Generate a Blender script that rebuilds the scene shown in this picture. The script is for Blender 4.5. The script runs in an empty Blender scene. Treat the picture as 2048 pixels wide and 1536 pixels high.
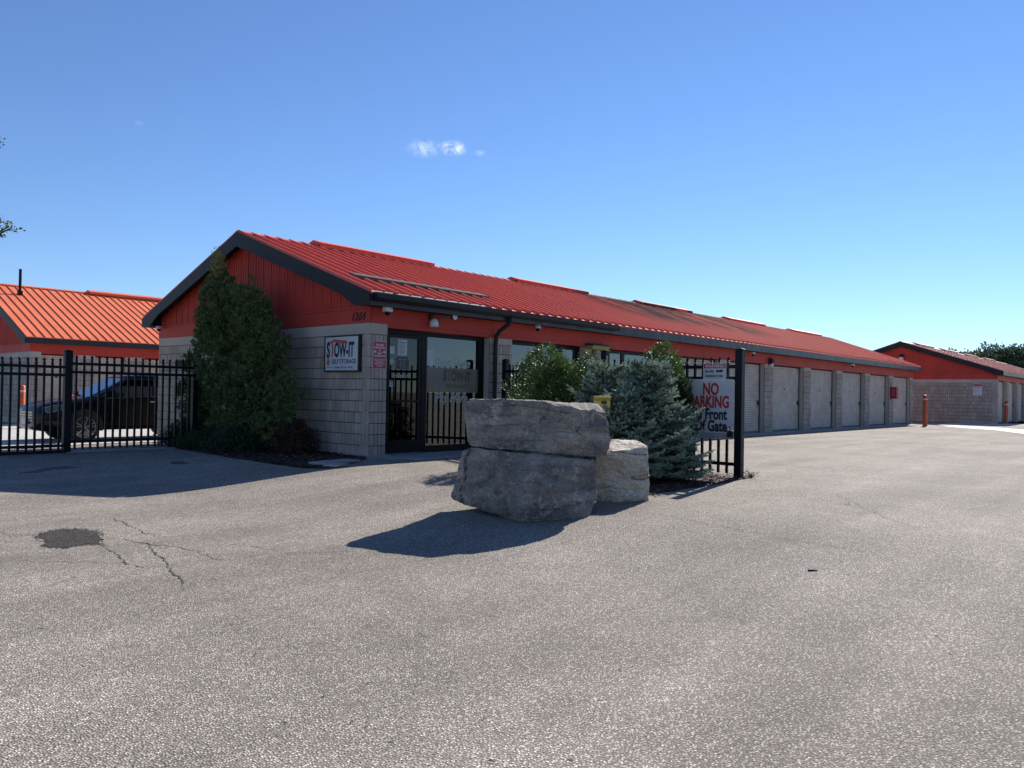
import bpy, math, random
import numpy as np
from mathutils import Matrix, Vector, noise
random.seed(7); rng = np.random.default_rng(7)
S = bpy.context.scene
COL = S.collection

# ------------------------------------------------------------------ camera
cam = bpy.data.cameras.new('camera'); co = bpy.data.objects.new('camera', cam); COL.objects.link(co)
cr, cu, cf = (0.66337, -0.748096, 0.017124), (-0.020753, 0.004482, 0.999775), (0.748004, 0.663576, 0.012552)
co.matrix_world = Matrix(((cr[0], cu[0], -cf[0], -8.6925), (cr[1], cu[1], -cf[1], -11.0999),
                          (cr[2], cu[2], -cf[2], 1.1752), (0, 0, 0, 1)))
cam.sensor_width = 36; cam.lens = 36 * 1561.3 / 2048; cam.clip_end = 3000; cam.clip_start = 0.05
S.camera = co
# ------------------------------------------------------------------ light
SUN = Vector((1.45, 0.28, 1.0)).normalized()
SUN_EL = math.asin(SUN.z); SUN_ROT = math.atan2(SUN.x, SUN.y)
W = bpy.data.worlds.new('World'); S.world = W; W.use_nodes = True
nt = W.node_tree; bg = nt.nodes['Background']
sky = nt.nodes.new('ShaderNodeTexSky'); sky.sky_type = 'NISHITA'; sky.sun_disc = False
sky.sun_elevation = SUN_EL; sky.sun_rotation = SUN_ROT; sky.altitude = 200
sky.air_density = 1.0; sky.dust_density = 0.0; sky.ozone_density = 2.2
bg.inputs['Strength'].default_value = 0.082
def N(t, typ, **kw):
    n = t.nodes.new(typ)
    for k, v in kw.items(): setattr(n, k, v)
    return n
def L(t, a, b): t.links.new(a, b)
# small torn wisps of cloud far away, fixed in world directions
tc = N(nt, 'ShaderNodeTexCoord')
mask = None
for (d, rad, amp) in (((0.634, 0.713, 0.2972), 0.026, .42), ((0.6605, 0.689, 0.2992), 0.021, 1.0), ((0.6848, 0.6665, 0.2948), 0.009, .28),
                      ((0.3659, 0.8835, 0.2925), 0.007, .12), ((0.6475, 0.7, 0.301), 0.010, .28)):
    sub = N(nt, 'ShaderNodeVectorMath', operation='SUBTRACT'); sub.inputs[1].default_value = d; L(nt, tc.outputs['Generated'], sub.inputs[0])
    mul = N(nt, 'ShaderNodeVectorMath', operation='MULTIPLY'); mul.inputs[1].default_value = (1, 1, 1.9); L(nt, sub.outputs[0], mul.inputs[0])
    ln = N(nt, 'ShaderNodeVectorMath', operation='LENGTH'); L(nt, mul.outputs[0], ln.inputs[0])
    mr = N(nt, 'ShaderNodeMapRange', interpolation_type='SMOOTHSTEP'); mr.inputs[1].default_value = rad; mr.inputs[2].default_value = rad * .12
    mr.inputs[3].default_value = 0; mr.inputs[4].default_value = amp; L(nt, ln.outputs['Value'], mr.inputs[0])
    if mask is None: mask = mr.outputs[0]
    else:
        mx = N(nt, 'ShaderNodeMath', operation='MAXIMUM'); L(nt, mask, mx.inputs[0]); L(nt, mr.outputs[0], mx.inputs[1]); mask = mx.outputs[0]
nz = N(nt, 'ShaderNodeTexNoise'); nz.inputs['Scale'].default_value = 95; nz.inputs['Detail'].default_value = 6; nz.inputs['Roughness'].default_value = .62
nz.inputs['Distortion'].default_value = .6
L(nt, tc.outputs['Generated'], nz.inputs['Vector'])
mr = N(nt, 'ShaderNodeMapRange'); mr.inputs[1].default_value = .36; mr.inputs[2].default_value = .60; L(nt, nz.outputs['Fac'], mr.inputs[0])
cm = N(nt, 'ShaderNodeMath', operation='MULTIPLY'); L(nt, mask, cm.inputs[0]); L(nt, mr.outputs[0], cm.inputs[1])
tint = N(nt, 'ShaderNodeMix', data_type='RGBA', blend_type='MULTIPLY'); tint.inputs['Factor'].default_value = 1.0
tint.inputs['B'].default_value = (0.66, 0.81, 1.06, 1); L(nt, sky.outputs[0], tint.inputs['A'])
mixc = N(nt, 'ShaderNodeMix', data_type='RGBA'); mixc.inputs['B'].default_value = (7.5, 8.6, 9.6, 1)
L(nt, cm.outputs[0], mixc.inputs['Factor']); L(nt, tint.outputs['Result'], mixc.inputs['A'])
L(nt, mixc.outputs['Result'], bg.inputs['Color'])
sl = bpy.data.lights.new('sun', 'SUN'); sl.energy = 4.8; sl.angle = math.radians(.53); sl.color = (1.0, .94, .85)
so = bpy.data.objects.new('sun', sl); COL.objects.link(so); so.rotation_euler = SUN.to_track_quat('Z', 'Y').to_euler()
S.view_settings.view_transform = 'Standard'; S.view_settings.look = 'None'; S.view_settings.exposure = 0.7; S.view_settings.gamma = 1
S.cycles.max_bounces = 6; S.cycles.transparent_max_bounces = 12; S.cycles.sample_clamp_indirect = 6

# ------------------------------------------------------------------ materials
MATS = {}
def mat(name, col, rough=.6, metal=0, spec=.5, var=0, vscale=3, col2=None, bump=0, bscale=40, coat=0, island=0, icol=None, detail=5, trans=0, sheen=0):
    m = bpy.data.materials.new(name); m.use_nodes = True; t = m.node_tree; b = t.nodes['Principled BSDF']
    b.inputs['Base Color'].default_value = (*col, 1); b.inputs['Roughness'].default_value = rough
    b.inputs['Metallic'].default_value = metal; b.inputs['Specular IOR Level'].default_value = spec; b.inputs['Coat Weight'].default_value = coat
    cur = None
    if var:
        c = N(t, 'ShaderNodeTexCoord'); n = N(t, 'ShaderNodeTexNoise'); n.inputs['Scale'].default_value = vscale; n.inputs['Detail'].default_value = detail
        L(t, c.outputs['Object'], n.inputs['Vector'])
        r = N(t, 'ShaderNodeMapRange'); r.inputs[1].default_value = .35; r.inputs[2].default_value = .65; L(t, n.outputs['Fac'], r.inputs[0])
        mx = N(t, 'ShaderNodeMix', data_type='RGBA'); mx.inputs['A'].default_value = (*col, 1)
        mx.inputs['B'].default_value = (*(col2 or [x * (1 - var) for x in col]), 1); L(t, r.outputs[0], mx.inputs['Factor']); cur = mx.outputs['Result']
    if island:
        g = N(t, 'ShaderNodeNewGeometry'); mx = N(t, 'ShaderNodeMix', data_type='RGBA'); 
        pw = N(t, 'ShaderNodeMath', operation='POWER'); pw.inputs[1].default_value = island; L(t, g.outputs['Random Per Island'], pw.inputs[0])
        L(t, pw.outputs[0], mx.inputs['Factor'])
        if cur: L(t, cur, mx.inputs['A'])
        else: mx.inputs['A'].default_value = (*col, 1)
        mx.inputs['B'].default_value = (*icol, 1); cur = mx.outputs['Result']
    if cur: L(t, cur, b.inputs['Base Color'])
    if bump:
        c = N(t, 'ShaderNodeTexCoord'); n = N(t, 'ShaderNodeTexNoise'); n.inputs['Scale'].default_value = bscale; n.inputs['Detail'].default_value = 5
        L(t, c.outputs['Object'], n.inputs['Vector']); bp = N(t, 'ShaderNodeBump'); bp.inputs['Strength'].default_value = min(1, bump)
        bp.inputs['Distance'].default_value = .02 * max(1, bump); L(t, n.outputs['Fac'], bp.inputs['Height']); L(t, bp.outputs[0], b.inputs['Normal'])
    if trans:
        tr = N(t, 'ShaderNodeBsdfTranslucent'); ms = N(t, 'ShaderNodeMixShader'); ms.inputs[0].default_value = trans
        if cur: L(t, cur, tr.inputs['Color'])
        else: tr.inputs['Color'].default_value = (*col, 1)
        L(t, b.outputs[0], ms.inputs[1]); L(t, tr.outputs[0], ms.inputs[2]); L(t, ms.outputs[0], t.nodes['Material Output'].inputs[0])
    MATS[name] = m
    return m
block = mat('split_face_block', (.50, .42, .355), .92, var=.3, vscale=2.3, bump=.5, bscale=70, spec=.2, island=1.6, icol=(.34, .285, .24))
joint = mat('block_joint', (.05, .045, .045), .95, spec=.1)
smooth_block = mat('smooth_block', (.49, .42, .355), .9, var=.15, vscale=1.5, bump=.2, bscale=60, spec=.2)
redsid = mat('red_metal_siding', (.52, .058, .040), .6, spec=.25, var=.2, vscale=.8)
dark = mat('charcoal_metal_trim', (.015, .0145, .019), .5, spec=.3, var=.3, vscale=1.2, bump=.25, bscale=1.6)
darkg = mat('charcoal_dented_fascia', (.026, .028, .036), .42, spec=.4, var=.3, vscale=2, bump=3, bscale=1.3)
black = mat('black_paint', (.003, .004, .007), .5, spec=.25, bump=.1, bscale=200)
gutterlip = mat('gutter_lip_aluminium', (.13, .14, .15), .65, metal=.0, var=.3, vscale=5)
doorm = mat('roll_door_steel', (.53, .465, .40), .55, var=.22, vscale=3.2, bump=.25, bscale=2.5)
frame = mat('dark_bronze_frame', (.006, .0055, .007), .45, spec=.22)
concrete = mat('concrete', (.33, .32, .30), .9, var=.25, vscale=1.6, bump=.3, bscale=50)
white = mat('white_plastic', (.62, .62, .60), .4, var=.1)
signwhite = mat('sign_white', (.52, .55, .58), .35, var=.06, vscale=6)
ink = mat('sign_black_ink', (.012, .013, .016), .5)
inkred = mat('sign_red_ink', (.45, .03, .03), .5)
inkorange = mat('sign_orange_ink', (.50, .09, .05), .5)
signred = mat('sign_red', (.42, .02, .035), .4)
galv = mat('galvanised_grey', (.13, .125, .125), .7, metal=.0, var=.2, vscale=5)
yellow = mat('yellow_paint', (.62, .50, .13), .5, var=.25, vscale=9, col2=(.55, .40, .12))
olive = mat('aged_yellow_lens', (.30, .32, .08), .4)
orange = mat('orange_bollard_paint', (.55, .10, .03), .5, var=.2)
rubber = mat('tyre_rubber', (.012, .012, .013), .8)
carblack = mat('black_car_paint', (.003, .003, .004), .22, spec=.22)
chrome = mat('chrome', (.6, .6, .62), .15, metal=1)
alloy = mat('alloy_rim', (.38, .38, .39), .3, metal=.8)
bark = mat('bark', (.07, .05, .035), .9, var=.4, vscale=12, bump=1, bscale=30)
paper = mat('paper', (.5, .52, .54), .7)
decal = mat('window_decal', (.38, .42, .40), .5)
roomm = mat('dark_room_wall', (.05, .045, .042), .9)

def roofmat():
    m = mat('red_ribbed_roof', (.78, .20, .082), .55, spec=.35, var=.18, vscale=.9, col2=(.70, .165, .07)); return m
roofm = roofmat()
def stained_roof():
    m = mat('red_ribbed_roof_stained', (.60, .09, .055), .65, spec=.15); t = m.node_tree; b = t.nodes['Principled BSDF']
    c = N(t, 'ShaderNodeTexCoord'); 
    mp = N(t, 'ShaderNodeMapping'); mp.inputs['Scale'].default_value = (1.6, .35, .35); L(t, c.outputs['Object'], mp.inputs['Vector'])
    n = N(t, 'ShaderNodeTexNoise'); n.inputs['Scale'].default_value = 1.1; n.inputs['Detail'].default_value = 6; L(t, mp.outputs[0], n.inputs['Vector'])
    r = N(t, 'ShaderNodeMapRange'); r.inputs[1].default_value = .43; r.inputs[2].default_value = .49; L(t, n.outputs['Fac'], r.inputs[0])
    sx = N(t, 'ShaderNodeSeparateXYZ'); L(t, c.outputs['Object'], sx.inputs[0])
    a = N(t, 'ShaderNodeMapRange', interpolation_type='SMOOTHSTEP'); a.inputs[1].default_value = 9.5; a.inputs[2].default_value = 13; L(t, sx.outputs['X'], a.inputs[0])
    a2 = N(t, 'ShaderNodeMapRange', interpolation_type='SMOOTHSTEP'); a2.inputs[1].default_value = 23; a2.inputs[2].default_value = 18; L(t, sx.outputs['X'], a2.inputs[0])
    a3 = N(t, 'ShaderNodeMapRange', interpolation_type='SMOOTHSTEP'); a3.inputs[1].default_value = .7; a3.inputs[2].default_value = 2.2; L(t, sx.outputs['Y'], a3.inputs[0])
    m1 = N(t, 'ShaderNodeMath', operation='MULTIPLY'); L(t, a.outputs[0], m1.inputs[0]); L(t, a2.outputs[0], m1.inputs[1])
    m2 = N(t, 'ShaderNodeMath', operation='MULTIPLY'); L(t, m1.outputs[0], m2.inputs[0]); L(t, a3.outputs[0], m2.inputs[1])
    m3 = N(t, 'ShaderNodeMath', operation='MULTIPLY'); L(t, m2.outputs[0], m3.inputs[0]); L(t, r.outputs[0], m3.inputs[1])
    m4 = N(t, 'ShaderNodeMath', operation='MULTIPLY'); m4.inputs[1].default_value = .85; L(t, m3.outputs[0], m4.inputs[0])
    n2 = N(t, 'ShaderNodeTexNoise'); n2.inputs['Scale'].default_value = 1.1; n2.inputs['Detail'].default_value = 6; mp2 = N(t, 'ShaderNodeMapping'); mp2.inputs['Scale'].default_value = (2.6, .35, .35); L(t, c.outputs['Object'], mp2.inputs['Vector']); L(t, mp2.outputs[0], n2.inputs['Vector'])
    mx0 = N(t, 'ShaderNodeMix', data_type='RGBA'); mx0.inputs['A'].default_value = (.74, .165, .115, 1); mx0.inputs['B'].default_value = (.60, .115, .085, 1); L(t, n2.outputs['Fac'], mx0.inputs['Factor'])
    mx = N(t, 'ShaderNodeMix', data_type='RGBA'); L(t, mx0.outputs['Result'], mx.inputs['A']); mx.inputs['B'].default_value = (.05, .035, .035, 1)
    L(t, m4.outputs[0], mx.inputs['Factor']); L(t, mx.outputs['Result'], b.inputs['Base Color']); return m
roofst = stained_roof()

def glassmat(name, tint, ior):
    m = bpy.data.materials.new(name); m.use_nodes = True; t = m.node_tree; t.nodes.clear()
    o = N(t, 'ShaderNodeOutputMaterial'); mx = N(t, 'ShaderNodeMixShader'); tr = N(t, 'ShaderNodeBsdfTransparent'); gl = N(t, 'ShaderNodeBsdfGlossy')
    tr.inputs[0].default_value = (*tint, 1); gl.inputs['Roughness'].default_value = .0; gl.inputs['Color'].default_value = (.9, .95, 1, 1)
    fr = N(t, 'ShaderNodeFresnel'); fr.inputs['IOR'].default_value = ior
    L(t, fr.outputs[0], mx.inputs[0]); L(t, tr.outputs[0], mx.inputs[1]); L(t, gl.outputs[0], mx.inputs[2]); L(t, mx.outputs[0], o.inputs[0]); return m
glass = glassmat('tinted_window_glass', (.25, .27, .29), 2.1)
carglass = glassmat('car_glass', (.06, .07, .08), 2.2)
def emis(name, col, s):
    m = bpy.data.materials.new(name); m.use_nodes = True; b = m.node_tree.nodes['Principled BSDF']
    b.inputs['Emission Color'].default_value = (*col, 1); b.inputs['Emission Strength'].default_value = s; return m
tubelight = emis('fluorescent_diffuser', (1, .82, .6), 5)

def asphaltmat():
    m = bpy.data.materials.new('chip_seal_asphalt'); m.use_nodes = True; t = m.node_tree; b = t.nodes['Principled BSDF']
    b.inputs['Roughness'].default_value = .85; b.inputs['Specular IOR Level'].default_value = .12
    c = N(t, 'ShaderNodeTexCoord')
    v = N(t, 'ShaderNodeTexVoronoi'); v.inputs['Scale'].default_value = 98; v.inputs['Randomness'].default_value = 1; L(t, c.outputs['Object'], v.inputs['Vector'])
    v2 = N(t, 'ShaderNodeTexVoronoi'); v2.inputs['Scale'].default_value = 31; L(t, c.outputs['Object'], v2.inputs['Vector'])
    mpt = N(t, 'ShaderNodeMapping'); mpt.inputs['Rotation'].default_value = (0, 0, -.25); mpt.inputs['Scale'].default_value = (.10, 1.1, 1); L(t, c.outputs['Object'], mpt.inputs['Vector'])
    nt_ = N(t, 'ShaderNodeTexNoise'); nt_.inputs['Scale'].default_value = 1.3; nt_.inputs['Detail'].default_value = 3; nt_.inputs['Distortion'].default_value = .4; L(t, mpt.outputs[0], nt_.inputs['Vector'])
    rt_ = N(t, 'ShaderNodeMapRange'); rt_.inputs[1].default_value = .35; rt_.inputs[2].default_value = .65; rt_.inputs[3].default_value = .86; rt_.inputs[4].default_value = 1.08; L(t, nt_.outputs['Fac'], rt_.inputs[0])
    ns_ = N(t, 'ShaderNodeTexNoise'); ns_.inputs['Scale'].default_value = 1.15; ns_.inputs['Detail'].default_value = 4; ns_.inputs['Roughness'].default_value = .7; L(t, c.outputs['Object'], ns_.inputs['Vector'])
    rs_n = N(t, 'ShaderNodeMapRange'); rs_n.inputs[1].default_value = .66; rs_n.inputs[2].default_value = .76; rs_n.inputs[3].default_value = 1; rs_n.inputs[4].default_value = .74; L(t, ns_.outputs['Fac'], rs_n.inputs[0])
    ms_ = N(t, 'ShaderNodeMath', operation='MULTIPLY'); L(t, rt_.outputs[0], ms_.inputs[0]); L(t, rs_n.outputs[0], ms_.inputs[1])
    sp = N(t, 'ShaderNodeSeparateColor'); L(t, v.outputs['Color'], sp.inputs[0])
    cr_ = N(t, 'ShaderNodeValToRGB'); e = cr_.color_ramp.elements
    e[0].position = 0; e[0].color = (.15, .132, .112, 1); e[1].position = 1; e[1].color = (.80, .715, .62, 1)
    for p_, c_ in ((.28, (.25, .222, .195)), (.58, (.385, .345, .303)), (.84, (.57, .512, .45))):
        x = e.new(p_); x.color = (*c_, 1)
    L(t, sp.outputs[0], cr_.inputs[0])
    # binder in the gaps between chips
    gp = N(t, 'ShaderNodeMapRange'); gp.inputs[1].default_value = .30; gp.inputs[2].default_value = .62; L(t, v.outputs['Distance'], gp.inputs[0])
    mg = N(t, 'ShaderNodeMix', data_type='RGBA'); L(t, gp.outputs[0], mg.inputs['Factor']); L(t, cr_.outputs[0], mg.inputs['A']); mg.inputs['B'].default_value = (.19, .166, .142, 1)
    # large tonal drift and stains
    n = N(t, 'ShaderNodeTexNoise'); n.inputs['Scale'].default_value = .35; n.inputs['Detail'].default_value = 7; n.inputs['Roughness'].default_value = .6; L(t, c.outputs['Object'], n.inputs['Vector'])
    r = N(t, 'ShaderNodeMapRange'); r.inputs[1].default_value = .3; r.inputs[2].default_value = .7; r.inputs[3].default_value = .78; r.inputs[4].default_value = 1.18; L(t, n.outputs['Fac'], r.inputs[0])
    n3 = N(t, 'ShaderNodeTexNoise'); n3.inputs['Scale'].default_value = 2.4; n3.inputs['Detail'].default_value = 8; n3.inputs['Roughness'].default_value = .7; L(t, c.outputs['Object'], n3.inputs['Vector'])
    r3 = N(t, 'ShaderNodeMapRange'); r3.inputs[1].default_value = .3; r3.inputs[2].default_value = .7; r3.inputs[3].default_value = .88; r3.inputs[4].default_value = 1.12; L(t, n3.outputs['Fac'], r3.inputs[0])
    mm = N(t, 'ShaderNodeMath', operation='MULTIPLY'); L(t, r.outputs[0], mm.inputs[0]); L(t, r3.outputs[0], mm.inputs[1])
    mm2 = N(t, 'ShaderNodeMath', operation='MULTIPLY'); L(t, mm.outputs[0], mm2.inputs[0]); L(t, ms_.outputs[0], mm2.inputs[1])
    vm = N(t, 'ShaderNodeVectorMath', operation='SCALE'); L(t, mg.outputs['Result'], vm.inputs[0]); L(t, mm2.outputs[0], vm.inputs['Scale'])
    L(t, vm.outputs[0], b.inputs['Base Color'])
    inv = N(t, 'ShaderNodeMath', operation='SUBTRACT'); inv.inputs[0].default_value = 1; L(t, v.outputs['Distance'], inv.inputs[1])
    ad = N(t, 'ShaderNodeMath', operation='MULTIPLY_ADD'); ad.inputs[1].default_value = .25; L(t, v2.outputs['Distance'], ad.inputs[0]); L(t, inv.outputs[0], ad.inputs[2])
    bp = N(t, 'ShaderNodeBump'); bp.inputs['Strength'].default_value = .7; bp.inputs['Distance'].default_value = .009; L(t, ad.outputs[0], bp.inputs['Height']); L(t, bp.outputs[0], b.inputs['Normal'])
    return m
asphalt = asphaltmat()
def rockmat(name, c1, c2, c3):
    m = bpy.data.materials.new(name); m.use_nodes = True; t = m.node_tree; b = t.nodes['Principled BSDF']; b.inputs['Roughness'].default_value = .88; b.inputs['Specular IOR Level'].default_value = .3
    c = N(t, 'ShaderNodeTexCoord'); mp = N(t, 'ShaderNodeMapping'); mp.inputs['Scale'].default_value = (1, 1, 2.2); L(t, c.outputs['Object'], mp.inputs['Vector'])
    n = N(t, 'ShaderNodeTexNoise'); n.inputs['Scale'].default_value = 1.7; n.inputs['Detail'].default_value = 10; n.inputs['Roughness'].default_value = .65; n.inputs['Distortion'].default_value = .5; L(t, mp.outputs[0], n.inputs['Vector'])
    r = N(t, 'ShaderNodeValToRGB'); e = r.color_ramp.elements; e[0].position = .40; e[0].color = (*c1, 1); e[1].position = .60; e[1].color = (*c2, 1); L(t, n.outputs['Fac'], r.inputs[0])
    n2 = N(t, 'ShaderNodeTexNoise'); n2.inputs['Scale'].default_value = 5; n2.inputs['Detail'].default_value = 10; n2.inputs['Roughness'].default_value = .75; n2.inputs['Distortion'].default_value = 1.5; L(t, c.outputs['Object'], n2.inputs['Vector'])
    r2 = N(t, 'ShaderNodeMapRange'); r2.inputs[1].default_value = .53; r2.inputs[2].default_value = .64; r2.inputs[4].default_value = .8; L(t, n2.outputs['Fac'], r2.inputs[0])
    mx = N(t, 'ShaderNodeMix', data_type='RGBA'); L(t, r2.outputs[0], mx.inputs['Factor']); L(t, r.outputs[0], mx.inputs['A']); mx.inputs['B'].default_value = (*c3, 1)
    # fine pale scratches
    w = N(t, 'ShaderNodeTexVoronoi', feature='DISTANCE_TO_EDGE'); w.inputs['Scale'].default_value = 3.3; L(t, n2.outputs['Color'], w.inputs['Vector'])
    r4 = N(t, 'ShaderNodeMapRange'); r4.inputs[1].default_value = .02; r4.inputs[2].default_value = .0; r4.inputs[4].default_value = .6; L(t, w.outputs['Distance'], r4.inputs[0])
    mx2 = N(t, 'ShaderNodeMix', data_type='RGBA'); L(t, r4.outputs[0], mx2.inputs['Factor']); L(t, mx.outputs['Result'], mx2.inputs['A']); mx2.inputs['B'].default_value = (*[x * 1.15 for x in c3], 1)
    mpk = N(t, 'ShaderNodeMapping'); mpk.inputs['Scale'].default_value = (.9, .9, 4.2); wob = N(t, 'ShaderNodeMix', data_type='VECTOR'); wob.inputs['Factor'].default_value = .10
    L(t, c.outputs['Object'], wob.inputs['A']); L(t, n.outputs['Color'], wob.inputs['B']); L(t, wob.outputs['Result'], mpk.inputs['Vector'])
    vk = N(t, 'ShaderNodeTexVoronoi', feature='DISTANCE_TO_EDGE'); vk.inputs['Scale'].default_value = 2.1; L(t, mpk.outputs[0], vk.inputs['Vector'])
    rk = N(t, 'ShaderNodeMapRange'); rk.inputs[1].default_value = .022; rk.inputs[2].default_value = .004; rk.inputs[4].default_value = .75; L(t, vk.outputs['Distance'], rk.inputs[0])
    nk = N(t, 'ShaderNodeTexNoise'); nk.inputs['Scale'].default_value = 3; L(t, c.outputs['Object'], nk.inputs['Vector'])
    rk2 = N(t, 'ShaderNodeMapRange'); rk2.inputs[1].default_value = .45; rk2.inputs[2].default_value = .58; L(t, nk.outputs['Fac'], rk2.inputs[0])
    mk = N(t, 'ShaderNodeMath', operation='MULTIPLY'); L(t, rk.outputs[0], mk.inputs[0]); L(t, rk2.outputs[0], mk.inputs[1])
    ng = N(t, 'ShaderNodeTexNoise'); ng.inputs['Scale'].default_value = 38; ng.inputs['Detail'].default_value = 8; ng.inputs['Roughness'].default_value = .8; L(t, c.outputs['Object'], ng.inputs['Vector'])
    rg = N(t, 'ShaderNodeMapRange'); rg.inputs[1].default_value = .38; rg.inputs[2].default_value = .62; rg.inputs[3].default_value = .68; rg.inputs[4].default_value = 1.25; L(t, ng.outputs['Fac'], rg.inputs[0])
    vg = N(t, 'ShaderNodeVectorMath', operation='SCALE'); L(t, mx2.outputs['Result'], vg.inputs[0]); L(t, rg.outputs[0], vg.inputs['Scale'])
    mx3 = N(t, 'ShaderNodeMix', data_type='RGBA'); L(t, mk.outputs[0], mx3.inputs['Factor']); L(t, vg.outputs[0], mx3.inputs['A']); mx3.inputs['B'].default_value = (*[x * .3 for x in c1], 1)
    L(t, mx3.outputs['Result'], b.inputs['Base Color'])
    n5 = N(t, 'ShaderNodeTexNoise'); n5.inputs['Scale'].default_value = 13; n5.inputs['Detail'].default_value = 12; n5.inputs['Roughness'].default_value = .7; L(t, mp.outputs[0], n5.inputs['Vector'])
    bp = N(t, 'ShaderNodeBump'); bp.inputs['Strength'].default_value = 1; bp.inputs['Distance'].default_value = .075; L(t, n5.outputs['Fac'], bp.inputs['Height']); L(t, bp.outputs[0], b.inputs['Normal'])
    return m
rockg = rockmat('grey_limestone', (.20, .18, .16), (.46, .40, .345), (.72, .64, .55))
rockp = rockmat('pale_limestone', (.62, .56, .46), (.88, .82, .71), (.46, .33, .20))

# ------------------------------------------------------------------ mesh helpers
def tag(o, label=None, cat=None, group=None, kind=None):
    if label: o['label'] = label
    if cat: o['category'] = cat
    if group: o['group'] = group
    if kind: o['kind'] = kind
    return o
def empty(name, loc, label, cat, group=None, rz=0):
    o = bpy.data.objects.new(name, None); COL.objects.link(o); o.location = loc; o.rotation_euler = (0, 0, rz); o.empty_display_size = .2
    return tag(o, label, cat, group)
class MB:
    def __init__(s): s.v = []; s.f = []; s.m = []
    def add(s, vs, fs, mi=0):
        b = len(s.v); s.v += [tuple(x) for x in vs]; s.f += [tuple(b + i for i in f) for f in fs]; s.m += [mi] * len(fs); return s
    def box(s, x0, x1, y0, y1, z0, z1, mi=0):
        return s.add([(x0, y0, z0), (x1, y0, z0), (x1, y1, z0), (x0, y1, z0), (x0, y0, z1), (x1, y0, z1), (x1, y1, z1), (x0, y1, z1)],
                     [(0, 3, 2, 1), (4, 5, 6, 7), (0, 1, 5, 4), (1, 2, 6, 5), (2, 3, 7, 6), (3, 0, 4, 7)], mi)
    def bbox(s, x0, x1, y0, y1, z0, z1, b=.004, ax='x', mi=0):
        # block with its outer face (the -ax side) chamfered
        j = lambda: random.uniform(-.002, .002)
        if ax == 'x':
            o = [(x0 + b, y0, z0), (x0 + b, y1, z0), (x0 + b, y1, z1), (x0 + b, y0, z1)]
            i = [(x0 + j(), y0 + b, z0 + b), (x0 + j(), y1 - b, z0 + b), (x0 + j(), y1 - b, z1 - b), (x0 + j(), y0 + b, z1 - b)]
            k = [(x1, y0, z0), (x1, y1, z0), (x1, y1, z1), (x1, y0, z1)]
        else:
            o = [(x1, y0 + b, z0), (x0, y0 + b, z0), (x0, y0 + b, z1), (x1, y0 + b, z1)]
            i = [(x1 - b, y0 + j(), z0 + b), (x0 + b, y0 + j(), z0 + b), (x0 + b, y0 + j(), z1 - b), (x1 - b, y0 + j(), z1 - b)]
            k = [(x1, y1, z0), (x0, y1, z0), (x0, y1, z1), (x1, y1, z1)]
        fs = [(4, 7, 6, 5)]
        for q in range(4): fs += [(q, q + 4, (q + 1) % 4 + 4, (q + 1) % 4), (q, (q + 1) % 4, (q + 1) % 4 + 8, q + 8)]
        return s.add(o + i + k, fs, mi)
    def prism(s, poly, axis, a, b, mi=0):
        # poly: 2D points, extruded along axis from a to b
        n = len(poly)
        def P(p, t): return {0: (t, p[0], p[1]), 1: (p[0], t, p[1]), 2: (p[0], p[1], t)}[axis]
        vs = [P(p, a) for p in poly] + [P(p, b) for p in poly]
        return s.add(vs, [tuple(range(n))[::-1], tuple(range(n, 2 * n))] + [(i, (i + 1) % n, (i + 1) % n + n, i + n) for i in range(n)], mi)
    def tube(s, pts, r, seg=8, mi=0, cap=True):
        pts = [Vector(p) for p in pts]; rs = r if isinstance(r, (list, tuple)) else [r] * len(pts); rings = []
        for i, p in enumerate(pts):
            d = (pts[min(i + 1, len(pts) - 1)] - pts[max(i - 1, 0)]).normalized()
            u = d.orthogonal().normalized() if i == 0 else (u - d * u.dot(d)).normalized()
            w = d.cross(u); rings.append([p + (u * math.cos(2 * math.pi * k / seg) + w * math.sin(2 * math.pi * k / seg)) * rs[i] for k in range(seg)])
        vs = [q for rg in rings for q in rg]; fs = []
        for i in range(len(pts) - 1):
            for k in range(seg): fs.append((i * seg + k, i * seg + (k + 1) % seg, (i + 1) * seg + (k + 1) % seg, (i + 1) * seg + k))
        if cap: fs += [tuple(range(seg))[::-1], tuple(range((len(pts) - 1) * seg, len(pts) * seg))]
        return s.add(vs, fs, mi)
    def lathe(s, prof, c, axis=2, seg=16, mi=0):
        # prof: (radius, height) about axis through c
        vs = []; fs = []; n = len(prof)
        for r, h in prof:
            for k in range(seg):
                a = 2 * math.pi * k / seg; x, y = r * math.cos(a), r * math.sin(a)
                vs.append({2: (c[0] + x, c[1] + y, c[2] + h), 0: (c[0] + h, c[1] + x, c[2] + y), 1: (c[0] + x, c[1] + h, c[2] + y)}[axis])
        for i in range(n - 1):
            for k in range(seg): fs.append((i * seg + k, i * seg + (k + 1) % seg, (i + 1) * seg + (k + 1) % seg, (i + 1) * seg + k))
        fs += [tuple(range(seg))[::-1], tuple(range((n - 1) * seg, n * seg))]
        return s.add(vs, fs, mi)
    def loft(s, rings, mi=0, close=True, cap=True):
        n = len(rings[0]); vs = [p for r in rings for p in r]; fs = []
        for i in range(len(rings) - 1):
            for k in range(n if close else n - 1): fs.append((i * n + k, i * n + (k + 1) % n, (i + 1) * n + (k + 1) % n, (i + 1) * n + k))
        if cap: fs += [tuple(range(n))[::-1], tuple(range((len(rings) - 1) * n, len(rings) * n))]
        return s.add(vs, fs, mi)
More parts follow.
